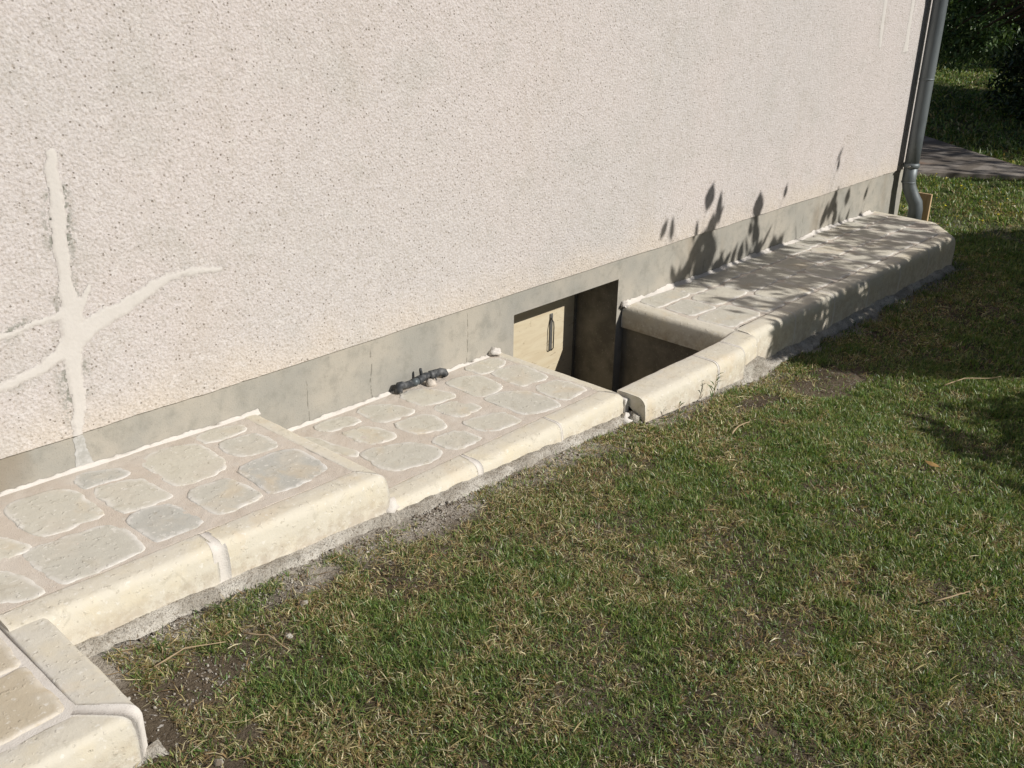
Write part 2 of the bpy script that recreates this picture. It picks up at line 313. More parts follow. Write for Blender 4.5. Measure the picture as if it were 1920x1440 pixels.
# plinth with the cellar opening
OX0, OX1, OZ = 2.93, 3.667, .322
pb = MB()
top = .424; bot = -.8
def pquad(*p): pb.add(p, [tuple(range(len(p)))])
pquad((-3, 0, bot), (OX0, 0, bot), (OX0, 0, OZ), (-3, 0, OZ)); pquad((-3, 0, OZ), (OX0, 0, OZ), (OX0, 0, top), (-3, 0, top))
pquad((OX0, 0, OZ), (OX1, 0, OZ), (OX1, 0, top), (OX0, 0, top)); pquad((OX1, 0, OZ), (XE-.008, 0, OZ), (XE-.008, 0, top), (OX1, 0, top))
pquad((OX1, 0, bot), (XE-.008, 0, bot), (XE-.008, 0, OZ), (OX1, 0, OZ)); pquad((XE-.008, 0, bot), (XE-.008, 6, bot), (XE-.008, 6, top), (XE-.008, 0, top))
pb.build('plinth', M_PLINTH, house)
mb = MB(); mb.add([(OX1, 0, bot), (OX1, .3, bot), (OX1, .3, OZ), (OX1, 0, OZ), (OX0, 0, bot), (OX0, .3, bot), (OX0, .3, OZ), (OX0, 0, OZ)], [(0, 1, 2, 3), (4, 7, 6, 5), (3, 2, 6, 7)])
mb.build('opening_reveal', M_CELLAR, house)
mb = MB(); mb.box((-3.3, -.28, 3.0), (XE+.3, 6.3, 3.08)); mb.add([(-3.3, -.3, 3.08), (XE+.3, -.3, 3.08), (XE+.3, 3, 4.6), (-3.3, 3, 4.6), (XE+.3, 6.3, 3.08), (-3.3, 6.3, 3.08)], [(0, 1, 2, 3), (3, 2, 4, 5), (1, 4, 2), (0, 3, 5)])
mb.build('roof', M_ROOF, house)
# gutter the downpipe hangs from
mb = MB(); pts = []
for i, x in enumerate((-3.3, XE+.3)):
    for k in range(9):
        a = math.pi+math.pi*k/8; mb.v.append((x, -.36+.065*math.cos(a), 3.06+.065*math.sin(a)))
mb.f += [(k, k+1, 10+k, 9+k) for k in range(8)]
mb.build('gutter', M_ZINC, house, True)
# smooth filler strips, a thin proud coat with a ragged edge
def strip(name, pts, ws, y, mat, seed, parent, label=None, jag=.0045, lift=.0015):
    P = []; S = [0]
    for a, b_ in zip(pts[:-1], pts[1:]): S.append(S[-1]+math.dist(a, b_))
    s = np.arange(0, S[-1], .006); px = np.interp(s, S, [p[0] for p in pts]); pz = np.interp(s, S, [p[1] for p in pts]); w_ = np.interp(s, S, ws)
    k = np.ones(5)/5
    for _ in range(2):
        px[2:-2] = np.convolve(px, k, 'valid'); pz[2:-2] = np.convolve(pz, k, 'valid')
    tx = np.gradient(px); tz = np.gradient(pz); L = np.hypot(tx, tz); nx, nz = -tz/L, tx/L
    r = np.random.default_rng(seed)
    wl = w_+n1(s*25, seed)*w_*.5+r.uniform(-jag, jag, len(s))*.7+n1(s*110, seed+3)*jag*2; wr = w_+n1(s*25, seed+40)*w_*.5+r.uniform(-jag, jag, len(s))*.7+n1(s*110, seed+7)*jag*2
    tip = np.minimum(1, np.minimum(s, S[-1]-s)/.012+.35)
    v = []
    for f, h in ((-1, 0), (-.75, .7), (.0, 1.0), (.75, .7), (1, 0)):
        ww = np.where(f < 0, wl, wr)*tip*f
        v.append(np.stack([px+nx*ww, np.full(len(s), y)-lift*h, pz+nz*ww], -1))
    v = np.stack(v, 1).reshape(-1, 3)
    o = mesh(name, v, grid_faces(len(s), 5), mat, parent, True)
    if label: tag(o, label)
    return o
lab = {'main': 'tall vertical filler strip', 'right': 'filler strip rising to the right', 'left1': 'thin upper filler strip running left', 'left2': 'lower filler strip falling to the left',
       'spur': 'short filler spur', 'tr1': 'narrow vertical filler strip near the downpipe', 'tr2': 'filler strip with a flared foot beside the downpipe'}
fx = np.arange(.62, 1.62, .0036); fz = np.arange(.420, 1.26, .0036); FX, FZ = np.meshgrid(fx, fz, indexing='ij'); sd = np.full(FX.shape, 9.)
for k in ('main', 'right', 'left1', 'left2', 'spur'):
    d_ = seg_dist(FX, FZ, *CR[k]); h_ = np.clip(.5+.5*(sd-d_)/.014, 0, 1); sd = sd*(1-h_)+d_*h_-.014*h_*(1-h_)       # smooth union of the strokes
sd = sd-.001+(fbm(FX*28, FZ*28, 12, 3)-.5)*.016+(fbm(FX*130, FZ*130, 13, 2)-.5)*.010
fh = .0022*ss(0, -.011, sd)*(.7+.6*fbm(FX*40, FZ*12, 14, 3)); V_ = np.stack([FX, -.0106-fh, FZ], -1).reshape(-1, 3); G_ = grid_faces(len(fx), len(fz)); G_ = G_[(sd.ravel()[G_] < .001).all(1)]
u_, inv = np.unique(G_, return_inverse=True); tag(mesh('crack_filler', V_[u_], inv.reshape(-1, 4), M_FILL, house, True, {'feather': ss(-.010, .0, sd).ravel()[u_]}), 'smooth star of filler strokes over wall cracks at the left')
for i, k in enumerate(('tr1', 'tr2')): strip('crack_filler', *CR[k], -.0105, M_FILL, 20+i, house, lab[k])
strip('lime_smear', [(1.048, .415), (1.05, .38), (1.052, .33), (1.06, .29)], [.018, .017, .022, .03], -.0012, M_SMEAR, 5, house, 'whitish smear on the grey plinth', .003, .0006)

# cellar hatch in the opening
hatch = empty('cellar_hatch', (3.3, .25, 0)); tag(hatch, 'pale plywood hatch with a steel latch handle set back in the plinth opening', 'hatch')
mb = MB(); mb.box((OX0-.02, .252, -.75), (OX1+.0, .272, .36)); mb.build('panel', M_PLY, hatch)
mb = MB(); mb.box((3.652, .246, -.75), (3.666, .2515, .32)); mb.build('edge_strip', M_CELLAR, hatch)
hx, hz0, hz1 = 3.475, -.055, .115
hnd = MB(); hnd.box((hx-.010, .246, hz0-.004), (hx+.010, .2515, hz1+.02), .002); pl = hnd.build('latch_plate', M_STEEL, hatch)
mb = MB(); mb.tube([(hx-.006, .247, hz1), (hx-.006, .228, hz1-.018), (hx-.010, .222, hz1-.04), (hx-.010, .222, hz0+.02), (hx-.006, .236, hz0+.004), (hx-.004, .247, hz0)], .0028, 8); mb.build('handle', M_WIRE, hatch, True)
mb = MB(); mb.box((3.640, .15, .235), (3.664, .246, .30), .002); mb.box((3.632, .20, .245), (3.640, .21, .255)); mb.build('hinge_bracket', M_STEEL, hatch)

# ================================================================== PAVED LEDGES ALONG THE WALL
def stone(poly, zt, seed, parent, rise=.0018, tone=.3, mat=None, name='paving_stone', zf=None):
    p = np.array(poly, float)
    A = .5*np.sum(p[:, 0]*np.roll(p[:, 1], -1)-np.roll(p[:, 0], -1)*p[:, 1])
    if A < 0: p = p[::-1]
    for _ in range(1):                                    # Chaikin rounding
        q = np.roll(p, -1, 0); p = np.stack([.75*p+.25*q, .25*p+.75*q], 1).reshape(-1, 2)
    q = np.vstack([p, p[:1]]); L = np.r_[0, np.cumsum(np.hypot(*np.diff(q, axis=0).T))]
    m = max(28, int(L[-1]/.011)); t = np.linspace(0, L[-1], m, endpoint=False)
    p = np.stack([np.interp(t, L, q[:, 0]), np.interp(t, L, q[:, 1])], 1)
    c = p.mean(0); p = c+(p-c)*1.085; d = p-c; r = np.hypot(*d.T); a = np.linspace(0, 2*np.pi, m, endpoint=False)
    wob = (vnoise(np.cos(a)*4+seed*3.1+50, np.sin(a)*4+50, seed)-.5)*.009+(vnoise(np.cos(a)*14+seed+50, np.sin(a)*14+50, seed+1)-.5)*.004
    u = d/r[:, None]
    rings = [(0.004, -.006, 1), (0, rise*.25, 1), (-.004, rise*.75, 1), (-.009, rise, .75), (-.018, rise*1.05, .15)]
    v = []; e = []; zfn = zf or (lambda x, y: np.full(np.shape(x), zt))
    def lump(x, y): return (fbm(x*22+seed, y*22, seed, 3)-.5)*.0036+(fbm(x*90, y*90, seed, 2)-.5)*.0016
    for o_, h, ed in rings:
        q = c+u*(r+wob+o_)[:, None]; v.append(np.c_[q, zfn(q[:, 0], q[:, 1])+h+(lump(q[:, 0], q[:, 1]) if h > 0 else 0)]); e += [ed]*m
    for s in (.8, .6, .4, .2):
        q = c+u*((r+wob-.018)*s)[:, None]; v.append(np.c_[q, zfn(q[:, 0], q[:, 1])+rise*1.05+lump(q[:, 0], q[:, 1])]); e += [0]*m
    v.append(np.array([[c[0], c[1], float(zfn(c[0], c[1]))+rise*1.05]])); e.append(0)
    k = len(rings)+4; F_ = grid_faces(k, m, True)[:, ::-1].tolist(); b0 = (k-1)*m; ci = k*m
    F_ += [(b0+(i+1) % m, b0+i, ci) for i in range(m)]
    F_ = [f[::-1] if len(f) == 4 else f for f in F_]
    v = np.concatenate(v)
    return mesh(name, v, F_, mat or M_PAVER, parent, True, {'edge': e, 'tone': [tone]*len(v)})

def _dirt(prof): return [1. if h is None else (.45 if h < -.05 else 0.) for o_, h, e_ in prof]
def sweep(name, p0, p1, out, zf, prof, zb0, zb1, mat, parent, m0=0., m1=0., seed=0, tone=.3, ends=(1, 1), wobble=.004):
    """edging: prof = list of (o, h, edge) outward from the inner line and up from the top; last point drops to the base zb"""
    p0 = np.array(p0, float); p1 = np.array(p1, float); d = p1-p0; L = np.linalg.norm(d); d /= L; out = np.array(out, float)
    n_ = max(3, int(L/.009)); s = np.linspace(0, 1, n_); v = []; e = []
    for i, t in enumerate(s):
        for j, (o_, h, ed) in enumerate(prof):
            a = -m0*o_; b_ = L+m1*o_; q = p0+d*(a+(b_-a)*t)+out*o_
            x, y = q; w1 = (float(fbm(x*13+seed, y*13+(h or 0)*20, seed, 3))-.5)*wobble+(float(fbm(x*55+seed, y*55+j*3.1, seed+2, 2))-.5)*.0022
            if h is None: z = zb0+(zb1-zb0)*t; o2 = 0; w1 *= .5
            else: z = float(zf(x, y))+h
            q = q+out*w1*(1 if o_ > .02 else 0); z += (float(fbm(x*16, y*16+9, seed+5, 3))-.5)*wobble*.7 if h is not None and h > -.06 else 0
            v.append((q[0], q[1], z)); e.append(ed if 0 < i < n_-1 or ends == (0, 0) else max(ed, .8))
    k = len(prof); F_ = grid_faces(n_, k).tolist()
    F_ += [tuple(range(k))[::-1], tuple((n_-1)*k+j for j in range(k))]
    cr_ = out[0]*d[1]-out[1]*d[0]
    if cr_ < 0: F_ = [f[::-1] for f in F_]
    o = mesh(name, v, F_, mat, parent, False, {'edge': e, 'tone': [tone]*len(v), 'dirt': _dirt(prof)*n_})
    me = o.data; sm_ = [len(p.vertices) == 4 for p in me.polygons]; me.polygons.foreach_set('use_smooth', sm_)
    return o
def bull(w, r=.035, dx=0, bulge=.003):
    r *= .78
    """flat top w wide, rounded arris of radius r, then a face down to the base"""
    P = [(0, -.012, 1), (0, -.001, 1), (.006, .001, .6), (w*.35, .001, .1)]
    for k in range(7):
        a = math.pi/2*k/6; P.append((w-r+r*math.sin(a), -r+r*math.cos(a), 0))
    P += [(w+bulge, -r-.02, 0), (w+bulge+.002, -r-.045, 0), (w+.003, None, .55)]
    return P
def fix_prof(P, depth): return [(o_, h, e) for o_, h, e in P if h is None or h > -depth]
def footing(p0x, p1x, y, zb, seed, parent, proud=.05, up=.03):
    """rough mortar haunch spilling out at the foot of a stretch of edging"""
    xs_ = np.arange(p0x, p1x, .012); u = (xs_-p0x)/(p1x-p0x); z0 = np.interp(xs_, zb[0], zb[1]); w_ = proud*(.15+1.7*fbm(xs_*6, xs_*0+seed, seed, 5)); tp = ss(0, .035, xs_-p0x)*ss(0, .035, p1x-xs_); w_ = w_*(.3+.7*tp)
    v = []
    for f, h in ((-.10, up*1.0), (.0, up), (.35, up*.72), (.7, up*.4), (1, -.03)):
        jz = (fbm(xs_*30, xs_*0+f*9+seed, seed+2, 3)-.5)*.012; j = (fbm(xs_*42, xs_*0+f*5, seed+4, 3)-.5)*.016
        v.append(np.stack([xs_, y-f*w_*(1 if f > 0 else .3)+j*(f > 0), z0+h*tp*(.55+.9*fbm(xs_*7, xs_*0+3, seed+8, 3))-.06*(1-tp)+jz], -1))
    return mesh('mortar_footing', np.stack(v, 1).reshape(-1, 3), grid_faces(len(xs_), 5), M_FOOT, parent, True)
def wall_fillet(x0, x1, zf, seed, parent, hgt=.006, dep=.020):
    xs_ = np.arange(x0, x1, .010); z0 = np.array([float(zf(x, 0)) for x in xs_])
    h_ = hgt*(.1+1.8*fbm(xs_*9, xs_*0, seed, 3))+(fbm(xs_*60, xs_*0, seed+3, 2)-.5)*.012
    v = [np.stack([xs_, np.full(len(xs_), -.0015), z0+h_], -1), np.stack([xs_, np.full(len(xs_), -.008), z0+h_*.6+.002], -1)]
    for f, h in ((.4, .004), (.8, .002), (1, -.004)):
        v.append(np.stack([xs_, -dep*f*(.7+.6*fbm(xs_*12, xs_*0+f, seed+9, 3)), z0+h+(fbm(xs_*35, xs_*0+f, seed, 2)-.5)*.003], -1))
    return mesh('mortar_fillet', np.stack(v, 1).reshape(-1, 3), grid_faces(len(xs_), 5), M_WHITE, parent, True)
def bed(poly, zf, parent, depth=.5, h=0.):
    """sandy bed the pavers sit in: a gridded top with a little relief, sides down into the ground"""
    x0, y0 = np.min(poly, 0); x1, y1 = np.max(poly, 0)
    gx = np.linspace(x0, x1, max(3, int((x1-x0)/.02))); gy = np.linspace(y0, y1, max(3, int((y1-y0)/.02)))
    A_, B_ = np.meshgrid(gx, gy, indexing='ij'); Z = zf(A_, B_)+h+(fbm(A_*25, B_*25, 2, 3)-.5)*.004
    v = np.stack([A_, B_, Z], -1).reshape(-1, 3).tolist(); F_ = grid_faces(len(gx), len(gy)).tolist(); b0 = len(v)
    v += [(x0, y0, -.2), (x1, y0, -.2), (x1, y1, -.2), (x0, y1, -.2)]; ny = len(gy); nx_ = len(gx)
    F_ += [tuple([i*ny for i in range(nx_)][::-1]+[b0, b0+1]), tuple([(nx_-1)*ny+j for j in range(ny)][::-1]+[b0+1, b0+2]), tuple([i*ny+ny-1 for i in range(nx_)]+[b0+2, b0+3]), tuple([j for j in range(ny)]+[b0+3, b0])]
    return mesh('mortar_bed', v, F_, M_GROUT, parent, False)
def z1(x, y): return .294+(1.64-np.asarray(x, float))*.026+np.asarray(y)*0
def z2(x, y): return .182+np.asarray(x, float)*0
FB = ([.0, .65, 1.66, 1.70, 2.86, 3.7, 3.8, 4.3, 6.6], [.225, .215, .165, .150, .095, .045, .0, -.01, -.02])
def fb(x): return float(np.interp(x, *FB))
S1= [[[0.997,-0.046],[1.034,-0.033],[1.111,-0.063],[1.132,-0.129],[1.1,-0.139],[1.034,-0.132],[0.99,-0.137],[0.985,-0.094]],[[0.783,-0.109],[0.817,-0.071],[0.937,-0.088],[0.962,-0.132],[0.964,-0.274],[0.956,-0.307],[0.88,-0.309],[0.804,-0.301],[0.781,-0.249],[0.778,-0.157]],[[1.001,-0.168],[1.027,-0.147],[1.131,-0.174],[1.135,-0.216],[1.148,-0.317],[1.127,-0.34],[1.012,-0.339],[0.997,-0.29],[0.998,-0.194]],[[1.183,-0.087],[1.254,-0.051],[1.325,-0.063],[1.368,-0.093],[1.373,-0.166],[1.359,-0.262],[1.324,-0.295],[1.198,-0.303],[1.18,-0.265],[1.182,-0.182]],[[1.399,-0.031],[1.466,-0.026],[1.54,-0.044],[1.549,-0.081],[1.522,-0.113],[1.4,-0.113],[1.389,-0.068]],[[1.411,-0.14],[1.455,-0.126],[1.531,-0.139],[1.556,-0.18],[1.549,-0.263],[1.516,-0.277],[1.426,-0.269],[1.407,-0.222]],[[1.358,-0.326],[1.467,-0.302],[1.553,-0.31],[1.574,-0.363],[1.564,-0.487],[1.504,-0.52],[1.369,-0.518],[1.349,-0.485],[1.362,-0.376]],[[1.175,-0.356],[1.221,-0.339],[1.304,-0.346],[1.318,-0.389],[1.328,-0.495],[1.301,-0.513],[1.202,-0.526],[1.176,-0.496],[1.171,-0.423]],[[0.989,-0.37],[1.032,-0.35],[1.104,-0.362],[1.125,-0.401],[1.133,-0.51],[1.107,-0.531],[1.001,-0.528],[0.988,-0.497],[0.987,-0.427]],[[0.725,-0.366],[0.763,-0.343],[0.896,-0.355],[0.955,-0.372],[0.952,-0.519],[0.929,-0.544],[0.75,-0.55],[0.734,-0.529],[0.727,-0.447]],[[0.594,-0.387],[0.645,-0.381],[0.672,-0.417],[0.686,-0.474],[0.695,-0.545],[0.672,-0.554],[0.637,-0.551],[0.588,-0.505]],[[0.644,-0.208],[0.702,-0.213],[0.737,-0.258],[0.754,-0.334],[0.727,-0.345],[0.653,-0.338]]]
S2= [[[1.85,-0.035],[1.901,-0.027],[1.973,-0.046],[1.991,-0.091],[1.994,-0.12],[1.934,-0.129],[1.857,-0.11],[1.839,-0.075]],[[1.877,-0.155],[1.915,-0.152],[1.982,-0.168],[2.003,-0.232],[2.005,-0.293],[1.979,-0.308],[1.903,-0.303],[1.885,-0.261]],[[2.035,-0.036],[2.091,-0.037],[2.154,-0.072],[2.179,-0.143],[2.184,-0.195],[2.123,-0.206],[2.038,-0.191],[2.021,-0.138]],[[2.052,-0.231],[2.091,-0.218],[2.186,-0.233],[2.203,-0.269],[2.188,-0.351],[2.149,-0.38],[2.07,-0.351],[2.049,-0.313]],[[2.235,-0.047],[2.303,-0.046],[2.365,-0.088],[2.389,-0.162],[2.386,-0.209],[2.324,-0.205],[2.237,-0.193],[2.225,-0.133]],[[2.252,-0.217],[2.314,-0.223],[2.375,-0.256],[2.38,-0.345],[2.332,-0.353],[2.258,-0.351],[2.243,-0.29]],[[2.44,-0.092],[2.492,-0.08],[2.55,-0.096],[2.598,-0.133],[2.581,-0.253],[2.55,-0.283],[2.446,-0.288],[2.433,-0.246],[2.439,-0.151]],[[2.596,-0.033],[2.672,-0.018],[2.774,-0.038],[2.775,-0.109],[2.694,-0.13],[2.607,-0.131],[2.604,-0.085]],[[2.057,-0.419],[2.106,-0.403],[2.194,-0.425],[2.199,-0.514],[2.168,-0.531],[2.082,-0.531],[2.057,-0.491]],[[1.824,-0.324],[1.874,-0.314],[1.992,-0.362],[2.03,-0.424],[2.024,-0.504],[1.981,-0.529],[1.833,-0.497],[1.813,-0.462],[1.819,-0.395]],[[1.739,-0.065],[1.8,-0.11],[1.811,-0.218],[1.836,-0.298],[1.798,-0.321],[1.763,-0.232]],[[2.24,-0.385],[2.296,-0.389],[2.402,-0.415],[2.408,-0.52],[2.366,-0.53],[2.246,-0.512],[2.235,-0.45]],[[2.631,-0.15],[2.702,-0.132],[2.799,-0.16],[2.784,-0.303],[2.769,-0.332],[2.639,-0.329],[2.627,-0.276]],[[2.647,-0.368],[2.715,-0.363],[2.794,-0.389],[2.792,-0.513],[2.755,-0.528],[2.646,-0.528],[2.635,-0.478]],[[2.435,-0.306],[2.504,-0.296],[2.599,-0.341],[2.619,-0.431],[2.609,-0.53],[2.576,-0.543],[2.46,-0.511],[2.439,-0.471],[2.444,-0.392]]]
# ---- ledge nearest the camera (the higher one)
led = empty('paved_ledge', (1.1, -.3, .29)); tag(led, 'higher paved stone ledge along the wall, nearest stretch with large grey and cream pavers', 'paved ledge', 'paved ledges along the house wall')
bed([(-1.2, -.565), (1.60, .0)], z1, led)
TONE1 = [.95, .35, .3, .1, .15, .5, 1., .55, 1., .5, .35, .1]
for i, p in enumerate(S1): stone(p, 0, 30+i, led, tone=TONE1[i], zf=z1)
for i, p in enumerate([[(.35, -.03), (.62, -.03), (.63, -.17), (.36, -.18)], [(.33, -.22), (.61, -.22), (.60, -.35), (.34, -.34)], [(.30, -.39), (.55, -.39), (.54, -.55), (.31, -.55)]]): stone(p, 0, 60+i, led, tone=.3, zf=z1)
PR = bull(.085, .035)
sweep('edging_stone', (.575, -.565), (1.088, -.565), (0, -1), z1, PR, .20, .17, M_EDGE, led, 0, 0, 1, .35)
sweep('edging_stone', (1.108, -.565), (1.60, -.565), (0, -1), z1, PR, .185, .15, M_EDGE, led, 0, .75, 2, .25)
sweep('joint_mortar', (1.086, -.568), (1.110, -.568), (0, -1), z1, bull(.083, .035), .185, .17, M_WHITE, led, .12, .12, 3, wobble=.002)
PE = bull(.062, .03)
sweep('edging_stone', (1.60, -.565), (1.585, -.005), (1, 0), z1, PE, .15, .15, M_EDGE, led, 1.2, 0, 4, .15)
wall_fillet(-1, 1.66, z1, 3, led); footing(.66, 1.72, -.648, FB, 4, led, .036, .006)
# ---- middle ledge
led2 = empty('paved_ledge', (2.2, -.3, .18)); tag(led2, 'middle paved stone ledge with the black pipe on it, one step down from the nearest', 'paved ledge', 'paved ledges along the house wall')
bed([(1.63, -.56), (2.81, .0)], z2, led2)
for i, p in enumerate(S2): stone(p, .182, 80+i, led2, tone=[.2, .15, .3, .25, .1, .3, .2, .1, .35, .45, .1, .3, .2, .15, .45][i])
PR2 = bull(.095, .04)
sweep('edging_stone', (1.668, -.56), (2.052, -.56), (0, -1), z2, PR2, .12, .10, M_EDGE, led2, 0, 0, 11, .15)
sweep('edging_stone', (2.066, -.56), (2.474, -.56), (0, -1), z2, PR2, .11, .08, M_EDGE, led2, 0, 0, 12, .1)
sweep('edging_stone', (2.482, -.56), (2.80, -.56), (0, -1), z2, PR2, .10, .07, M_EDGE, led2, 0, .55, 13, .2)
sweep('joint_mortar', (2.050, -.562), (2.068, -.562), (0, -1), z2, bull(.094, .04), .11, .10, M_WHITE, led2, .05, .05, 14, wobble=.002)
sweep('joint_mortar', (2.473, -.562), (2.483, -.562), (0, -1), z2, bull(.093, .04), .10, .09, M_WHITE, led2, 0, 0, 15, wobble=.002)
sweep('edging_stone', (2.80, -.56), (2.79, -.005), (1, 0), z2, bull(.062, .028), .0, .0, M_EDGE, led2, 1.1, 0, 16, .1)
wall_fillet(1.66, 2.84, z2, 6, led2); footing(1.62, 2.88, -.655, FB, 7, led2, .045, .010)
def blob(name, c, r, mat, parent, seed=0, flat=.6, amp=.5):
    v = []; F_ = []; n_, m = 9, 12
    for i in range(n_):
        t = math.pi*i/(n_-1)
        for j in range(m):
            a = 2*math.pi*j/m; d = (math.sin(t)*math.cos(a), math.sin(t)*math.sin(a), math.cos(t))
            k = 1+amp*(float(fbm(d[0]*2+seed*3+9, d[1]*2+d[2]*3+9, seed, 3))-.5)*2
            v.append((c[0]+d[0]*r*k, c[1]+d[1]*r*k, c[2]+d[2]*r*k*flat))
    return mesh(name, v, grid_faces(n_, m, True), mat, parent, True)
blob('mortar_dab', (2.80, -.014, .192), .026, M_WHITE, led2, 4, .7, .8)
# ---- far ledge, chamfered at its end
led3 = empty('paved_ledge', (5.1, -.3, .18)); tag(led3, 'long far paved stone ledge beyond the pit, dappled with leaf shadows', 'paved ledge', 'paved ledges along the house wall')
mb = MB(); gx = np.linspace(3.76, 6.56, 120); gy = np.linspace(-.565, 0, 26)
A_, B_ = np.meshgrid(gx, gy, indexing='ij'); A2 = np.minimum(A_, np.where(B_ < -.38, 6.50+(B_+.38)*1.2, 6.52)); Z = .182+(fbm(A2*25, B_*25, 2, 3)-.5)*.005
mesh('mortar_bed', np.stack([A2, B_, Z], -1).reshape(-1, 3), grid_faces(120, 26), M_GROUT, led3)
rr = random.Random(5); rows = [(-.025, -.15), (-.175, -.335), (-.36, -.545)]; cnt = 0
for y0, y1 in rows:
    x = 3.79+rr.uniform(0, .04)
    while x < 6.35:
        L_ = rr.uniform(.15, .30); x1 = min(x+L_, 6.44 if y1 > -.4 else 6.26)
        if x1-x < .08: break
        j = lambda s=.014: rr.uniform(-s, s)
        stone([(x+j(), y0+j(.008)), ((x+x1)/2, y0+j(.008)), (x1+j(), y0+j(.008)), (x1+j(), (y0+y1)/2), (x1+j(), y1+j(.008)), ((x+x1)/2, y1+j(.008)), (x+j(), y1+j(.008)), (x+j(), (y0+y1)/2)], .182, 120+cnt, led3, tone=rr.random()*.6, rise=.003); cnt += 1
        x = x1+rr.uniform(.022, .035)
PR3 = bull(.095, .042)
xj = [3.80, 4.21, 4.62, 5.03, 5.44, 5.85, 6.24]
for i in range(6):
    sweep('edging_stone', (xj[i]+.005, -.565), (xj[i+1]-.005, -.565), (0, -1), z2, PR3, fb(xj[i])-.03, fb(xj[i+1])-.03, M_EDGE, led3, 0, .35 if i == 5 else 0, 140+i, rr.random()*.4)
    if i: sweep('joint_mortar', (xj[i]-.007, -.567), (xj[i]+.007, -.567), (0, -1), z2, bull(.093, .042), -.02, -.02, M_WHITE, led3, 0, 0, 160+i, wobble=.002)
k_ = np.array([.24, .185]); k_ = k_/np.hypot(*k_); o_ = (k_[1], -k_[0])
sweep('edging_stone', (6.24, -.565), (6.47, -.385), o_, z2, PR3, -.05, -.05, M_EDGE, led3, .35, .3, 170, .2)
sweep('edging_stone', (6.47, -.385), (6.49, -.01), (1, 0), z2, PR3, -.05, -.05, M_EDGE, led3, .3, 0, 171, .2)
# edging over the pit, rounded, with a face down to the pit wall
sweep('edging_stone', (3.80, -.585), (3.805, -.008), (-1, 0), z2, bull(.105, .045)[:-1]+[(.107, None, .3)], .075, .075, M_EDGE, led3, 0, 0, 172, .5)
blob('mortar_dab', (3.715, -.012, .186), .022, M_WHITE, led3, 8, .9, .7)
wall_fillet(3.70, 6.5, z2, 16, led3, .012, .03); footing(3.60, 6.3, -.662, FB, 17, led3, .06, .030)
blob('mortar_dab', (1.672, -.632, .165), .034, M_WHITE, led2, 14, .9, .6)

# ---- the pit in front of the cellar hatch
pit = empty('light_well', (3.28, -.3, 0)); tag(pit, 'dark open light well sunk in front of the plywood hatch with pale kerb stones', 'light well')
mb = MB()
mb.add([(2.835, -.62, -.75), (2.835, -.004, -.75), (2.835, -.004, .14), (2.835, -.62, .14), (3.722, -.62, -.75), (3.722, -.004, -.75), (3.722, -.004, .15), (3.722, -.62, .15), (2.835, -.62, -.75), (3.722, -.62, -.75), (3.722, .3, -.75), (2.835, .3, -.75)],
       [(0, 3, 2, 1), (4, 5, 6, 7), (0, 4, 7, 3), (8, 9, 10, 11)])
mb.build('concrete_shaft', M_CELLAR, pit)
PP = bull(.135, .045)
sweep('kerb_stone', (2.868, -.605), (3.392, -.605), (0, -1), z2, PP, .085, .055, M_EDGE, pit, 0, 0, 21, .3, wobble=.008)
sweep('kerb_stone', (3.402, -.605), (3.615, -.600), (0, -1), z2, PP, .060, .045, M_EDGE, pit, 0, 0, 22, .3)
sweep('kerb_stone', (3.622, -.600), (3.79, -.575), (0, -1), z2, bull(.12, .045), .045, .015, M_EDGE, pit, 0, 0, 23, .3)
sweep('joint_mortar', (3.391, -.607), (3.403, -.607), (0, -1), z2, bull(.133, .045), .07, .06, M_WHITE, pit, 0, 0, 24, wobble=.002)
sweep('joint_mortar', (3.612, -.602), (3.625, -.601), (0, -1), z2, bull(.129, .045), .06, .05, M_WHITE, pit, 0, 0, 25, wobble=.002)
footing(2.86, 3.80, -.715, ([2.8, 3.8], [.055, .0]), 27, pit, .03, .018)
mb = MB(); mb.box((2.84, -.735, -.1), (3.80, -.62, .09)); mb.build('foundation', M_FOOT, pit)
blob('mortar_dab', (2.862, -.695, .082), .036, M_FOOT, pit, 3, .9, .6); blob('mortar_dab', (2.835, -.675, .085), .034, M_WHITE, pit, 9, .8, .6)
mb = MB(); mb.box((2.845, -.665, .02), (2.872, -.60, .165), .005); mb.build('joint_mortar', M_WHITE, pit, True)

# ---- landing at the left, standing out from the ledges
ld = empty('paved_landing', (.3, -.8, .3)); tag(ld, 'pale stone landing jutting out into the grass with a mitred corner and white joints', 'landing')
def z0(x, y): return .315+np.asarray(x, float)*0+(np.asarray(y, float)+.6)*.02
mesh('mortar_bed', np.stack([*np.meshgrid(np.linspace(-1.2, .60, 90), np.linspace(-1.0, -.57, 30), indexing='ij'), np.full((90, 30), .3075)], -1).reshape(-1, 3), grid_faces(90, 30), M_WHITE, ld)
def squarish(x0, y0, x1, y1, k=.012):
    rr_ = random.Random(int(x0*1000)); P = []
    C4 = [(x0, y0), (x1, y0), (x1, y1), (x0, y1)]
    for i in range(4):
        a, c = C4[i], C4[(i+1) % 4]
        for t in (.03, .10, .35, .65, .90, .97): P.append((a[0]+(c[0]-a[0])*t+rr_.uniform(-1, 1)*.004, a[1]+(c[1]-a[1])*t+rr_.uniform(-1, 1)*.004))
    return P
for i, (p, t) in enumerate([(squarish(.255, -.60, .540, -.755), .35), (squarish(.20, -.775, .540, -.955), .1), (squarish(-.15, -.60, .235, -.755), .3), (squarish(-.25, -.775, .18, -.955), .3)]):
    stone(p, .3075, 200+i, ld, tone=t, name='landing_slab', rise=.005, mat=M_SLAB)
PL = bull(.09, .02, bulge=.002)
sweep('landing_kerb', (.570, -.565), (.570, -.962), (1, 0), z0, PL, .12, .12, M_EDGE, ld, .0, .93, 211, .95, wobble=.006)
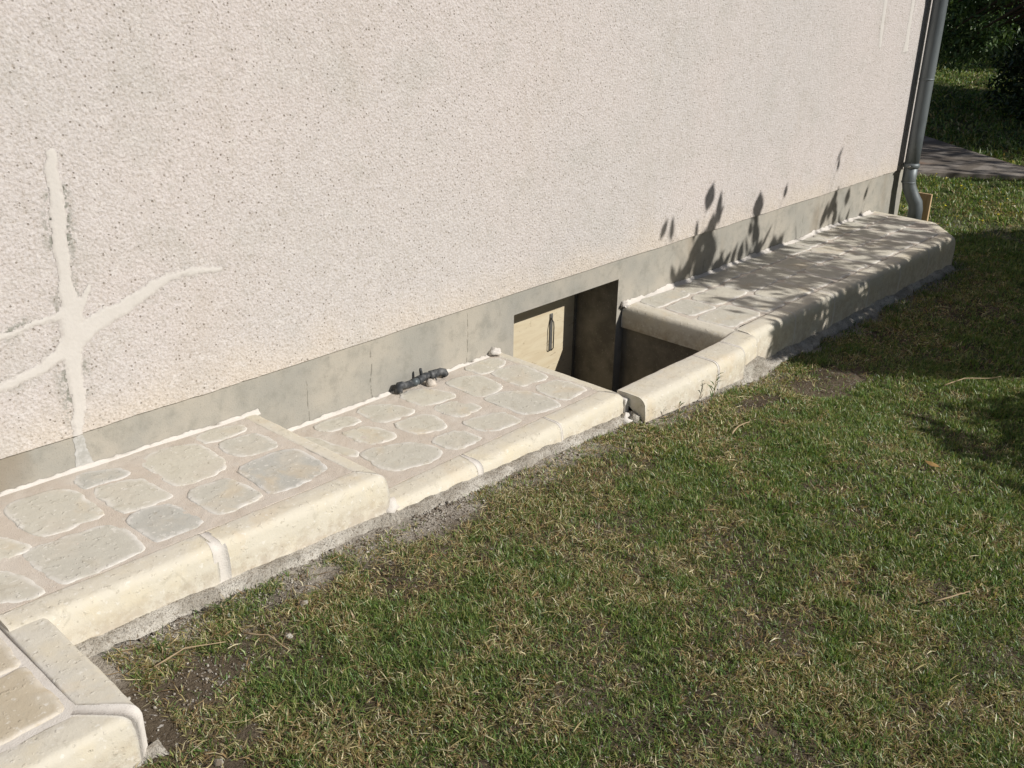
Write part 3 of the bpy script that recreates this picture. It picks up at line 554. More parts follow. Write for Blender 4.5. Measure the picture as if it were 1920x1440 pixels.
sweep('landing_kerb', (-1.2, -.985), (.555, -.985), (0, -1), z0, bull(.085, .025), .12, .12, M_EDGE, ld, 0, .93, 212, .45, wobble=.006)
sweep('joint_mortar', (.553, -.983), (.575, -.961), (.7071, -.7071), z0, [(-.012, -.02, 1), (-.008, -.002, 1), (.0, .0002, 1), (.05, .0006, 0), (.102, .0004, 0), (.116, -.004, 0), (.123, -.012, 0), (.127, -.024, 0), (.128, -.05, 0), (.128, None, 0)], .14, .14, M_WHITE, ld, 0, 0, 213, wobble=.003)
mb = MB(); mb.box((-1.2, -1.06, .0), (.65, -.6, .16)); mb.build('foundation', M_FOOT, ld)
footing(-.5, .72, -1.055, ([-1, 1], [.165, .165]), 215, ld, .10, .03)

# ================================================================== DOWNPIPE at the far corner
dp = empty('downpipe', (6.9, -.08, 0)); tag(dp, 'grey zinc downpipe with a bent foot at the far house corner', 'downpipe')
PX, PY, R_ = 6.885, -.077, .047
mb = MB(); mb.tube([(PX, PY, z) for z in np.linspace(.455, 2.8, 12)]+[(PX, -.15, 2.93), (PX, -.33, 3.0)], R_, 20); mb.build('pipe', M_ZINC, dp, True)
def lerp(a, b_, t): return tuple(a[i]+(b_[i]-a[i])*t for i in range(3))
mb = MB(); ctl = [(PX, PY, .47), (PX, PY, .36), (PX+.004, PY-.008, .315), (PX+.02, PY-.035, .25), (PX+.035, PY-.058, .205), (PX+.042, PY-.066, .16), (PX+.043, PY-.067, .02)]
mb.tube(ctl, [R_*.98]*4+[R_*1.03]*3, 20); mb.build('elbow', M_ZINC, dp, True)
for z, r, h in ((.46, 1.16, .018), (1.03, 1.05, .006), (.345, 1.05, .006), (1.60, 1.16, .05)):
    mb = MB(); mb.tube([(PX, PY, z-h), (PX, PY, z-h*.5), (PX, PY, z+h*.5), (PX, PY, z+h)], [R_*1.01, R_*r, R_*r, R_*1.01], 20); o = mb.build('collar', M_ZINC, dp, True)
    if h in (.018,):
        mb = MB(); mb.tube([(PX-R_*1.1, PY-.01, z), (PX-R_*1.1-.02, PY-.01, z)], .007, 8); mb.build('clamp_bolt', M_STEEL, o); mb = MB(); mb.box((PX-.006, PY+R_, z-.012), (PX+.006, 0, z+.012)); mb.build('wall_bracket', M_STEEL, dp)
# timber offcut and brick behind the pipe's foot
mb = MB(); mb.box((7.34, -.09, -.05), (7.365, .04, .19), .003); o = mb.build('timber_offcut', M_TIMBER); tag(o, 'short tan timber offcut standing upright behind the downpipe foot', 'timber offcut')

# ================================================================== BLACK PIPE FITTING on the middle ledge
pf = empty('pipe_fitting', (2.34, -.04, .2)); pf.scale = (.78, .88, .88); tag(pf, 'dusty black plastic pipe fitting lying on the middle ledge against the plinth', 'pipe fitting')
q = lambda t, h=0, o=0: (2.225+.255*t, -.028-.012*math.sin(t*3)-o, .205+h)
mb = MB(); mb.tube([(2.222, -.030, .186), (2.222, -.030, .202), (2.228, -.032, .214), (2.245, -.033, .214), (2.262, -.034, .208), (2.31, -.036, .207)], [.021, .020, .019, .0165, .0155, .0155], 16); mb.build('cup_end', M_PLASTIC, pf, True)
mb = MB(); mb.tube([(2.305, -.036, .207), (2.345, -.038, .209)], .0165, 16); mb.build('grey_sleeve', M_ZINC, pf, True)
mb = MB(); mb.tube([(2.34, -.038, .209), (2.345, -.038, .209), (2.352, -.038, .210), (2.375, -.036, .214), (2.40, -.030, .216), (2.43, -.030, .212)], [.0165, .0195, .0195, .018, .0145, .013], 16)
mb.tube([(2.372, -.034, .222), (2.370, -.030, .250), (2.370, -.030, .258)], [.0085, .0075, .006], 10); mb.build('tee', M_PLASTIC, pf, True)
mb = MB(); mb.tube([(2.425, -.030, .212), (2.432, -.031, .211), (2.448, -.032, .210), (2.452, -.032, .210), (2.456, -.032, .210), (2.475, -.034, .210)], [.015, .0195, .0195, .016, .019, .019], 16)
mb.tube([(2.47, -.034, .210), (2.50, -.036, .211), (2.518, -.038, .205), (2.524, -.040, .190)], [.0165, .018, .019, .020], 16)
mb.tube([(2.448, -.05, .205), (2.449, -.056, .188)], [.004, .003], 8); mb.build('threaded_end', M_PLASTIC, pf, True)
o = blob('mortar_lump', (2.388, -.060, .190), .021, M_GROUT, None, 12, .75, .4); tag(o, 'small rounded mortar lump resting against the black pipe fitting', 'mortar lump')

# ================================================================== LAWN: grass blades, one stuff object
CAMP = np.array([0, -2.66, 1.708]); RW = np.array([[.6780856, .28007884, -.67952613], [-.7347825, .27991714, -.61785198], [.01716375, .91826044, .39560481]])
def in_view(x, y, z, m=.12):
    q = (np.stack([x, y, z], -1)-CAMP) @ RW
    d = -q[:, 2]; d = np.where(d > .05, d, 1e-3); u = q[:, 0]/d/(960/1843.9); v = q[:, 1]/d/(720/1843.9)
    return (q[:, 2] < -.05) & (np.abs(u) < 1+m) & (np.abs(v) < 1+m)
def edge_y(x):
    """foot of the paving: no grass on the house's side of this line"""
    e = np.where(x < .74, -1.09, np.where(x < 2.86, -.70, np.where(x < 3.75, -.755, -.69)))
    e = np.where(x > 6.3, -.66+(x-6.3)*1.1, e); e = np.where(x > 6.62, .0+0*x, e); e = np.where(x > 7.02, 99, e); return e
def in_poly(x, y, P):
    r = np.zeros(x.shape, bool); n = len(P)
    for i in range(n):
        x0, y0 = P[i]; x1, y1 = P[(i+1) % n]
        c = ((y0 > y) != (y1 > y)) & (x < (x1-x0)*(y-y0)/((y1-y0)+1e-12)+x0); r ^= c
    return r
BARE = [(.86, -.92, .13, .10), (.74, -1.22, .05, .07), (1.28, -.78, .14, .04), (.84, -1.16, .04, .04), (3.95, -.98, .28, .14), (3.45, -.90, .25, .06), (1.75, -.78, .18, .05)]
def blades(xr, yr, n, ln, wd, seed, view=True, m=.12):
    r = np.random.default_rng(seed)
    x = r.uniform(*xr, n); y = r.uniform(*yr, n)
    # tufts: pull half the blades to random centres
    k = np.hypot(0, 0); tx = r.uniform(*xr, n//30+1); ty = r.uniform(*yr, n//30+1); idx = r.integers(0, len(tx), n); pull = r.random(n) < .7
    tr = ln[1]*.45
    x = np.where(pull, tx[idx]+r.normal(0, tr, n), x); y = np.where(pull, ty[idx]+r.normal(0, tr, n), y)
    e = edge_y(x); keep = y < e
    keep &= ~in_poly(x, y, PATHP)
    dist = e-y; dist = np.minimum(dist, 9)
    pd = .13+.84*ss(-.02, .09, dist+(fbm(x*7, y*7, 21, 3)-.5)*.26)
    pd *= .42+.58*ss(.32, .52, fbm(x*5.5, y*5.5, 31, 3))
    for bx, by, ra, rb in BARE: pd *= 1-.93*ss(1.25, .6, np.hypot((x-bx)/ra, (y-by)/rb)+(fbm(x*18, y*18, 41, 2)-.5)*.8)
    keep &= r.random(n) < pd
    iv = in_view(x, y, np.interp(x, GX, GZ), m); keep &= iv if view else ~iv
    x = x[keep]; y = y[keep]; n = len(x); z = ground_z(x, y)
    dry = .5+.62*(fbm(x*2.6+3, y*2.6, 51, 3)-.5)+.75*(fbm(x*13, y*13, 52, 2)-.5)+.10*ss(.5, .05, edge_y(x)-y)-.045*ss(1.8, 4.5, x)*ss(-.9, -1.5, y)
    pdry = .07+.58*ss(.36, .64, dry+.10*ss(.75, .1, np.hypot(x-2.35, (y+1.25)*1.2))-.05*ss(-1.35, -1.9, y)-.10*ss(2.4, 4.0, x)*ss(-.9, -1.3, y)+.05*ss(1.5, .7, x)-.14*ss(6.2, 7, x))
    isdry = r.random(n) < pdry
    L = r.uniform(*ln, n)*(.62+.6*fbm(x*4, y*4, 61, 2)); W = r.uniform(*wd, n)
    az = r.uniform(0, 2*np.pi, n); tilt = np.abs(r.normal(.85, .5, n)); tilt = np.where(isdry, tilt+.35, tilt); tilt = np.clip(tilt, .05, 1.5)
    lying = r.random(n) < np.where(isdry, .055, .0); L = np.where(lying, L*1.7, L); tilt = np.where(lying, 1.50, tilt)
    d = np.stack([np.cos(az)*np.sin(tilt), np.sin(az)*np.sin(tilt), np.cos(tilt)], -1)
    t2 = np.clip(tilt+r.uniform(.1, .75, n), 0, 1.75); az2 = az+r.normal(0, .35, n)
    d2 = np.stack([np.cos(az2)*np.sin(t2), np.sin(az2)*np.sin(t2), np.cos(t2)], -1)
    sd = az+np.pi/2+r.normal(0, .5, n); s = np.stack([np.cos(sd), np.sin(sd), r.normal(0, .3, n)], -1)*W[:, None]/2
    p = np.stack([x, y, z+np.where(lying, .008, -.003)], -1); pm = p+d*L[:, None]*.5; pt = pm+d2*L[:, None]*.5
    v = np.stack([p-s*.8, p+s*.8, pm+s, pm-s, pt], 1)
    # colours of living and dead blades, darker at the base
    G = np.array([[.150, .228, .056], [.108, .180, .045], [.215, .272, .082], [.120, .208, .064], [.265, .295, .110]]); D = np.array([[.54, .42, .25], [.40, .26, .14], [.70, .60, .42], [.22, .14, .075], [.44, .36, .18]])
    c = np.where(isdry[:, None], D[r.integers(0, 5, n)], G[r.integers(0, 5, n)])*r.uniform(.55, 1.35, n)[:, None]
    c *= np.array([.93, .97, .90])
    mixd = (~isdry) & (r.random(n) < .22); c = np.where(mixd[:, None], c*.55+D[r.integers(0, 5, n)]*.4, c)
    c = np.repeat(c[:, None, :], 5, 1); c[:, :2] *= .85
    return v.reshape(-1, 3), c.reshape(-1, 3), n
parts_ = [
 blades((.4, 2.6), (-2.5, -.66), 400000, (.016, .036), (.0016, .0029), 1),
 blades((2.6, 4.6), (-3.2, -.66), 420000, (.017, .038), (.0024, .0038), 2),
 blades((4.6, 7.2), (-2.6, -.0), 230000, (.020, .042), (.0035, .0052), 3),
 blades((6.6, 11), (-2.2, 4.5), 190000, (.03, .06), (.005, .009), 4),
 blades((10, 24), (-1, 9), 170000, (.05, .09), (.012, .022), 5),
 blades((-.5, 9), (-6.5, -.66), 110000, (.03, .06), (.005, .008), 6, False)]
V = []; C_ = []; T4 = []; T3 = []; off = 0
for v, c, n in parts_:
    V.append(v); C_.append(c); i = np.arange(n)[:, None]*5+off
    T4.append(i+np.array([[0, 1, 2, 3]])); T3.append(i+np.array([[3, 2, 4]])); off += n*5
V = np.concatenate(V); C_ = np.concatenate(C_); T4 = np.concatenate(T4); T3 = np.concatenate(T3)
me = bpy.data.meshes.new('grass'); me.vertices.add(len(V)); me.vertices.foreach_set('co', V.astype(np.float32).ravel())
nl = T4.size+T3.size; me.loops.add(nl); me.loops.foreach_set('vertex_index', np.concatenate([T4.ravel(), T3.ravel()]).astype(np.int32))
me.polygons.add(len(T4)+len(T3)); me.polygons.foreach_set('loop_start', np.concatenate([np.arange(len(T4))*4, T4.size+np.arange(len(T3))*3]).astype(np.int32))
me.update(calc_edges=True)
at = me.attributes.new('col', 'FLOAT_COLOR', 'POINT'); at.data.foreach_set('color', np.concatenate([C_, np.ones((len(C_), 1))], 1).astype(np.float32).ravel())
me.materials.append(M_GRASS); go = bpy.data.objects.new('grass', me); COL.objects.link(go)
tag(go, 'short patchy lawn of green and straw coloured blades', 'grass', kind='stuff')
print('blades', len(T4))
del V, C_, T4, T3, parts_

# mortar crumbs and small gravel at the foot of the paving
r = np.random.default_rng(77); n = 5000
x = r.uniform(.7, 6.4, n); x = np.where(r.random(n) < .5, r.choice([.95, 1.25, 1.72, 1.8, 2.3, 2.85, 3.5, 4.0], n)+r.normal(0, .14, n), x)
y = edge_y(x)-np.abs(r.normal(0, .075, n))+.02; k = in_view(x, y, x*0, .1) & (fbm(x*6, y*6, 91, 3) > .42) & (y < edge_y(x)+.03); x = x[k]; y = y[k]
bx = r.normal(.86, .09, 220); by = r.normal(-.93, .06, 220); x = np.r_[x, bx]; y = np.r_[y, by]; n = len(x); z = ground_z(x, y)
s = r.uniform(.0012, .0038, n)*np.where(r.random(n) < .04, 2.2, 1)
B8 = np.array([[-1, -1, -1], [1, -1, -1], [1, 1, -1], [-1, 1, -1], [-1, -1, 1], [1, -1, 1], [1, 1, 1], [-1, 1, 1]])*.6
v = B8[None]*s[:, None, None]*r.uniform(.5, 1.3, (n, 8, 3)); v += np.stack([x, y, z+s*.4], -1)[:, None]
f = (np.array([[0, 3, 2, 1], [4, 5, 6, 7], [0, 1, 5, 4], [1, 2, 6, 5], [2, 3, 7, 6], [3, 0, 4, 7]])[None]+(np.arange(n)*8)[:, None, None]).reshape(-1, 4)
tag(mesh('gravel', v.reshape(-1, 3), f, M_RUBBLE), 'whitish mortar crumbs and gravel scattered along the foot of the paving', 'gravel', kind='stuff')

# ---- single things lying in the grass
def on(x, y, h=0): return (x, y, float(ground_z(x, y))+h)
def rub(x, y, r_, seed, label): tag(blob('mortar_stone', on(x, y, r_*.35), r_, M_RUBBLE, None, seed, .65, .7), label, 'stone', 'loose mortar stones by the paving')
rub(1.205, -.845, .014, 3, 'whitish mortar stone on bare soil in front of the nearest ledge')
rub(.745, -1.185, .009, 5, 'small pale pebble in the grass beside the landing corner')
rub(1.10, -.93, .010, 6, 'grey white crumb in the grass below the nearest ledge')
def twig(pts, r_, label, name='dry_stem'):
    P = [Vector(on(x, y, h)) for x, y, h in pts]; Q = []
    for i in range(len(P)-1):
        for t in (0, .33, .66): Q.append(P[i].lerp(P[i+1], t)+Vector((random.uniform(-1, 1), random.uniform(-1, 1), random.uniform(0, 1)))*.0015)
    Q.append(P[-1]); mb = MB(); mb.tube(Q, [r_*(1-.6*i/len(Q)) for i in range(len(Q))], 6)
    tag(mb.build(name, M_TWIG, None, True), label, 'dry stem', 'dry stems lying on the lawn')
twig([(3.03, -1.03, .015), (3.09, -1.02, .025), (3.16, -1.03, .028)], .0035, 'thick straw coloured stem in the grass in front of the pit kerb')
twig([(1.02, -.86, .02), (1.05, -.92, .03), (1.06, -.99, .02)], .0025, 'brown runner stem below the nearest ledge')
twig([(.80, -.83, .012), (.88, -.83, .03), (.97, -.86, .018)], .002, 'thin straw runner at the edge of the bare soil patch')
twig([(4.25, -1.38, .03), (4.38, -1.42, .04), (4.50, -1.50, .03), (4.52, -1.53, .04)], .0028, 'long whitish stem on the sunny grass beyond the pit')
twig([(2.42, -2.02, .03), (2.50, -2.06, .035), (2.55, -2.07, .03)], .0025, 'pale stem lying on the near lawn at lower right')
mb = MB(); lx, ly = 3.33, -1.67; lz = on(lx, ly, .035)[2]
pts = [(0, -1), (.35, -.6), (.5, -.1), (.4, .4), (0, 1), (-.4, .4), (-.5, -.1), (-.35, -.6)]
mb.add([(lx, ly, lz+.004)]+[(lx+a*.03, ly+b_*.028, lz-abs(a)*.004+.003*b_) for a, b_ in pts]+[(lx, ly, lz+.003)]+[(lx+a*.03, ly+b_*.028, lz-abs(a)*.004+.003*b_-.001) for a, b_ in pts], [(0, i+1, (i+1) % 8+1) for i in range(8)]+[(9, (i+1) % 8+10, i+10) for i in range(8)])
tag(mb.build('fallen_leaf', M_DEAD), 'single brown fallen leaf on the green lawn', 'leaf')
# yellow lawn flowers round the far path
r2 = random.Random(9); fl = []
cand = [(r2.uniform(7.6, 10.4), r2.uniform(-.5, 1.2)) for _ in range(200)]+[(r2.uniform(11, 13), r2.uniform(.6, 2.6)) for _ in range(60)]+[(r2.uniform(17, 19), r2.uniform(3, 4.6)) for _ in range(30)]
cand = [c for c in cand if c[1] < float(edge_y(np.array([c[0]]))[0]) and not in_poly(np.array([c[0]]), np.array([c[1]]), PATHP)[0] and in_view(np.array([c[0]]), np.array([c[1]]), np.zeros(1), 0)[0]][:46]
mf = None
for i, (x, y) in enumerate(cand):
    if mf is None:
        mb = MB(); mb.tube([(0, 0, 0), (0.004, 0, .05)], .0015, 5); n_ = 10
        mb.add([(0.004, 0, .060)]+[(0.004+.016*math.cos(a*2*math.pi/n_)*(1 if a % 2 else .75), .016*math.sin(a*2*math.pi/n_)*(1 if a % 2 else .75), .056) for a in range(n_)]+[(0.004, 0, .05)], [(0, k+1, (k+1) % n_+1) for k in range(n_)]+[(n_+1, (k+1) % n_+1, k+1) for k in range(n_)])
        o = mb.build('yellow_flower', M_YELLOW); mf = o.data
    else: o = bpy.data.objects.new('yellow_flower', mf); COL.objects.link(o)
    o.location = on(x, y, .0); s_ = r2.uniform(.4, .75)*(1.0 if x < 11 else 1.5); o.scale = (s_, s_, s_)
    o.rotation_euler = (r2.uniform(-.3, .3), r2.uniform(-.3, .3), r2.uniform(0, 6))
    tag(o, 'tiny yellow flower in the grass around the far path', 'flower', 'tiny yellow flowers in the far grass')
# weed growing against the pit kerb
def weed(x, y, h, seed, label, nl=9, lean=(0, 0)):
    rr_ = random.Random(seed); e = empty('weed', on(x, y)); tag(e, label, 'weed'); p0 = Vector(on(x, y)); top = p0+Vector((lean[0], lean[1], h)); mb = MB()
    mb.tube([p0-Vector((0, 0, .01)), p0.lerp(top, .5)+Vector((.004, -.003, 0)), top], [.0022, .0016, .001], 6); mb.build('stem', M_TWIG, e, True)
    v = []; f = []; c = []
    for i in range(nl):
        t = .15+.85*i/nl; b0 = p0.lerp(top, t); a = rr_.uniform(0, 6.28); L = rr_.uniform(.025, .05)*(1.2-t*.4); d = Vector((math.cos(a), math.sin(a), rr_.uniform(.5, 1.3))).normalized(); sd = d.cross(Vector((0, 0, 1))).normalized()*.003
        k = len(v); m_ = b0+d*L*.55; tp = m_+(d+Vector((0, 0, -.5))).normalized()*L*.5; v += [b0-sd*.4, b0+sd*.4, m_+sd, m_-sd, tp]; f += [(k, k+1, k+2, k+3), (k+3, k+2, k+4)]; c += [(.07*rr_.uniform(.8, 1.4), .13, .03)]*5
    mesh('leaf_blades', [tuple(q) for q in v], f, M_GRASS, e, False, None, {'col': c})
weed(3.265, -.795, .13, 1, 'tall green weed growing up against the pale pit kerb', 14, (.02, .0))
weed(3.0, -.80, .065, 2, 'short curled weed sprout near the left end of the pit kerb', 6, (.015, 0))
weed(1.03, -.745, .045, 3, 'small spidery grass tuft against the nearest ledge by its white joint', 16)
weed(.84, -.79, .04, 4, 'little grey green sprout at the foot of the nearest ledge', 8)

# ================================================================== TREES
def leaf_mesh(P, L, W, seed, cols, drooping=.3):
    """elongated two-sided leaves, folded along the midrib"""
    r = np.random.default_rng(seed); n = len(P); L = np.broadcast_to(L, n)*r.uniform(.7, 1.25, n); W = np.broadcast_to(W, n)*r.uniform(.8, 1.2, n)
    az = r.uniform(0, 2*np.pi, n); el = r.normal(-drooping, .55, n); d = np.stack([np.cos(az)*np.cos(el), np.sin(az)*np.cos(el), np.sin(el)], -1)
    u = r.normal(0, 1, (n, 3)); s = np.cross(d, u); s /= np.linalg.norm(s, axis=1)[:, None]; nn = np.cross(d, s)
    L = L[:, None]; W = W[:, None]
    v = np.stack([P, P+d*L*.4+s*W*.5+nn*W*.15, P+d*L, P+d*L*.4-s*W*.5+nn*W*.15, P+d*L*.45], 1)
    b = (np.arange(n)*5)[:, None]; f = np.concatenate([b+np.array([[0, 1, 4]]), b+np.array([[1, 2, 4]]), b+np.array([[2, 3, 4]]), b+np.array([[3, 0, 4]])])
    cc = np.array(cols)[r.integers(0, len(cols), n)]*r.uniform(.7, 1.3, n)[:, None]
    return v.reshape(-1, 3), f, np.repeat(cc, 5, 0)
GREEN = [(.045, .085, .020), (.06, .11, .028), (.035, .07, .018), (.085, .12, .035), (.05, .09, .035)]
def limb(mb, a, b_, r0, r1, seed, k=6, w=.08):
    rr_ = random.Random(seed); a = Vector(a); b_ = Vector(b_); L = (b_-a).length; P = []
    for i in range(k+1):
        t = i/k; o = Vector((rr_.uniform(-1, 1), rr_.uniform(-1, 1), rr_.uniform(-1, 1)))*w*L*math.sin(math.pi*t)*.5; P.append(a.lerp(b_, t)+o+Vector((0, 0, .10*L*math.sin(math.pi*t))))
    mb.tube(P, [r0+(r1-r0)*i/k for i in range(k+1)], 8)
SV = np.array(SUN)
# -- shrub out of frame at the right whose leaves dapple the far ledge
r = np.random.default_rng(5); pts = []
def add_target(P, t): pts.append(np.asarray(P)[None]+SV*t)
WALLB = [(4.00, .50, .09, .035, .5), (4.07, .49, .11, .03, 0), (4.30, .44, .10, .025, 0), (4.40, .60, .12, .07, .3), (4.50, .53, .15, .04, .1), (4.44, .43, .13, .07, .2), (4.46, .30, .20, .11, 0), (4.38, .24, .16, .09, 0), (4.33, .34, .14, .06, .3), (4.25, .24, .14, .05, .5),
         (4.18, .21, .14, .04, .8), (4.92, .47, .13, .085, .1), (4.93, .36, .16, .03, .1), (4.66, .22, .10, .03, .8), (4.80, .23, .11, .05, .2), (5.00, .22, .10, .04, .7), (5.07, .26, .16, .02, .7), (5.22, .51, .07, .03, .2), (5.87, .64, .09, .02, .7), (5.87, .58, .07, .025, .1),
         (5.88, .32, .14, .06, .4), (5.80, .26, .12, .04, .6), (6.10, .35, .10, .05, .2), (6.38, .33, .08, .03, .4), (5.25, .21, .10, .05, .8), (4.55, .19, .12, .07, .7), (5.95, .24, .1, .05, .2)]
rw = random.Random(21)
for x, z, sx, sz, k in ((4.42, .27, .05, .12, 9), (4.29, .22, .06, .05, 5), (4.92, .42, .02, .06, 2), (4.98, .20, .05, .03, 4), (5.88, .29, .05, .06, 3), (4.64, .20, .05, .03, 3), (5.3, .19, .12, .02, 4), (4.2, .19, .08, .02, 4)):
    for _ in range(k+k//2+1): WALLB.append((x+rw.gauss(0, sx*1.1), z+rw.gauss(0, sz*1.15), rw.uniform(.06, .14), rw.uniform(.018, .05), rw.uniform(-.5, .9)))
big_v = []; big_f = []; big_c = []
def big_leaf(C, ax, L, W, sk=.35):
    """one leaf: ax is its long axis"""
    ax = ax.normalized(); sd = ax.cross(SUN).normalized(); nn = (SUN*sk)
    k = len(big_v); base_ = C-ax*L*.5
    prof = [(0, 0), (.2, .32), (.45, .5), (.7, .36), (1, 0)]
    for t, w_ in prof: big_v.append(base_+ax*L*t)
    for t, w_ in prof[1:4]: big_v.append(base_+ax*L*t+sd*W*w_-nn*W*.2)
    for t, w_ in prof[1:4]: big_v.append(base_+ax*L*t-sd*W*w_-nn*W*.2)
    big_f.extend([(k, k+1, k+5), (k+1, k+2, k+6, k+5), (k+2, k+3, k+7, k+6), (k+3, k+4, k+7), (k, k+8, k+1), (k+1, k+8, k+9, k+2), (k+2, k+9, k+10, k+3), (k+3, k+10, k+4)])
    big_c.extend([GREEN[random.randrange(5)]]*11)
anch = []
for (x, z, L, W, an) in WALLB:
    t = random.uniform(2.6, 3.4); C = Vector((x, 0, z))+SUN*t
    A3 = Vector((math.sin(an), 0, math.cos(an))); ax = A3-SUN*A3.dot(SUN)             # project the wall axis on the plane across the sun
    big_leaf(C, ax, L*1.05, W*1.35); anch.append(C)
def scatter(poly, zf, n, tr, dens=None, seed=1):
    r_ = np.random.default_rng(seed); P = np.array(poly); x = r_.uniform(P[:, 0].min(), P[:, 0].max(), n); y = r_.uniform(P[:, 1].min(), P[:, 1].max(), n); k = in_poly(x, y, poly)
    if dens is not None: k &= dens(x, y) > r_.random(n)
    x = x[k]; y = y[k]; z = np.full(len(x), zf); t = r_.uniform(*tr, len(x)); return np.stack([x, y, z], -1)+SV*t[:, None]
S_ = []
str_ = lambda x, y: ss(.44, .60, fbm((x+y*.36)*5.5, y*1.1, 71, 3))                           # streaks run along the sun's bearing
S_.append(scatter([(4.05, -.02), (4.0, -.62), (4.6, -.66), (6.4, -.66), (6.45, -.1), (6.0, -.02)], .18, 2400, (2.3, 3.6), lambda x, y: str_(x, y)*ss(.02, -.16, y), 2))
S_.append(scatter([(4.0, -.58), (4.05, -.75), (6.4, -.75), (6.4, -.60)], .1, 2400, (2.2, 3.4), lambda x, y: .15+.85*ss(.33, .44, fbm(x*4, y*1.2, 73, 2)), 3))
S_.append(scatter([(4.1, -.68), (4.2, -1.0), (4.45, -1.3), (4.95, -1.75), (7.6, -1.6), (7.9, -1.1), (7.5, -.62), (7.0, -.42), (6.6, -.55)], 0, 30000, (1.6, 3.4), lambda x, y: .38+.62*ss(.30, .46, fbm(x*2.2, y*3.0, 75, 3)), 4))
S_.append(scatter([(3.45, -1.7), (3.9, -1.45), (4.3, -1.62), (4.6, -2.2), (3.6, -2.4), (3.3, -2.05)], 0, 1800, (1.2, 2.2), lambda x, y: ss(.34, .5, fbm(x*3.5, y*4.5, 79, 3)), 6))
S_.append(scatter([(4.2, -1.7), (5.2, -1.75), (7.4, -1.6), (7.4, -2.6), (4.4, -2.4)], 0, 5000, (1.2, 2.6), lambda x, y: ss(.36, .5, fbm(x*2.4, y*3.2, 85, 3)), 7))
S_ = np.concatenate(S_); S_ += r.normal(0, .02, S_.shape)
S_ = S_[S_[:, 2] > .25]
v1, f1, c1 = leaf_mesh(S_, .10, .042, 8, GREEN, .1)
bv = np.array([tuple(q) for q in big_v]); nb = len(v1)
fl_ = f1.tolist()+[tuple(i+nb for i in q) for q in big_f]
shr = empty('shrub', (5.9, -4.3, 0)); tag(shr, 'leafy shrub standing on the lawn to the right of the ledges', 'shrub')
mesh('crown', np.concatenate([v1, bv]), fl_, M_LEAF, shr, False, None, {'col': np.concatenate([c1, np.array(big_c)])})
mb = MB(); rr = random.Random(3); idx = r.choice(len(S_), 46, replace=False)
for i, q in enumerate(S_[idx]):
    bx = 5.9+rr.uniform(-.25, .25) if q[0] > 4.9 else 4.9+rr.uniform(-.15, .15); limb(mb, (bx, -4.3+rr.uniform(-.15, .15), -.05), tuple(q), .016, .003, i)
for C in anch: limb(mb, tuple(S_[np.argmin(np.linalg.norm(S_-np.array(C), axis=1))]), tuple(C), .002, .0012, 5, 3)
mb.build('trunk', M_BARK, shr, True)

# -- trees beyond the house
def tree(name, base, P, L, W, seed, label, cols=GREEN, trunk_r=.16, fork=2.0, nl=26, droop=.3, group='trees beyond the house'):
    e = empty('tree', base); tag(e, label, 'tree', group)
    v, f, c = leaf_mesh(P, L, W, seed, cols, droop); mesh('crown', v, f, M_LEAF, e, False, None, {'col': c})
    mb = MB(); B0 = Vector(base); top = B0+Vector((.1, -.05, fork)); limb(mb, B0-Vector((0, 0, .2)), top, trunk_r, trunk_r*.7, seed, 6, .05)
    rr_ = np.random.default_rng(seed); 
    for i, q in enumerate(P[rr_.choice(len(P), nl, replace=False)]): limb(mb, tuple(top), tuple(q), trunk_r*.42, .008, seed+i, 7, .12)
    mb.build('trunk', M_BARK, e, True); return e
def clumps(centres, rad, n_per, seed, flat=.7):
    r_ = np.random.default_rng(seed); out = []
    for c in centres:
        q = r_.normal(0, 1, (n_per, 3)); q /= np.linalg.norm(q, axis=1)[:, None]; q *= (r_.random(n_per)**.45)[:, None]*rad*np.array([1, 1, flat])*r_.uniform(.7, 1.3); out.append(q+c)
    return np.concatenate(out)
def ray_at(u, v, d):
    """a spot seen at photo pixel u, v and d metres out, used while laying out the far trees"""
    q = RW @ np.array([(u-960)/1843.9, -(v-720)/1843.9, -1.0]); return CAMP+q*d
# drooping near tree: low boughs of narrow leaves in front of the shade
BO = [ray_at(u, v, d) for u, v, d in [(1745, -40, 12), (1790, -10, 12.2), (1840, 5, 12), (1885, -25, 11.6), (1770, 30, 12.4), (1815, 45, 12.1), (1860, 50, 12), (1750, 55, 12.6), (1775, 75, 12.3), (1850, 70, 11.9), (1800, -70, 12.5), (1870, -90, 12), (1740, -110, 12.6), (1920, -60, 11.6), (1800, 85, 12.3), (1830, -130, 12)]]
r = np.random.default_rng(44)
NT = clumps(BO, .30, 330, 41, .8)
NG = np.array(BO); NG = NG-SV*(NG[:, 2:]/SV[2])            # where their boughs' shadows land
# shade canopy: clusters placed up the sun's line from the lawn they shade, gaps left for the sunlit bands
def canopy(poly, n, tr, bands, seed, spread=.35, per=26):
    r_ = np.random.default_rng(seed); P = np.array(poly); x = r_.uniform(P[:, 0].min(), P[:, 0].max(), n); y = r_.uniform(P[:, 1].min(), P[:, 1].max(), n); k = in_poly(x, y, poly)
    for b_ in bands: k &= ~in_poly(x, y, b_)
    x = x[k]; y = y[k]
    k = np.array([np.min(np.hypot(NG[:, 0]-a, NG[:, 1]-b_)) > .75 for a, b_ in zip(x, y)]); x = x[k]; y = y[k]
    t = r_.uniform(*tr, len(x)); c = np.stack([x, y, x*0], -1)+SV*t[:, None]
    q = r_.normal(0, spread, (len(c), per, 3)); return (c[:, None]+q).reshape(-1, 3)
BANDS = [[(16.5, 3.4), (17.2, 2.2), (19.4, 2.6), (20.4, 4.0), (19.2, 5.8), (17.4, 5.6)], [(13.2, 2.9), (13.5, 2.5), (14.0, 2.7), (13.9, 3.2)]]
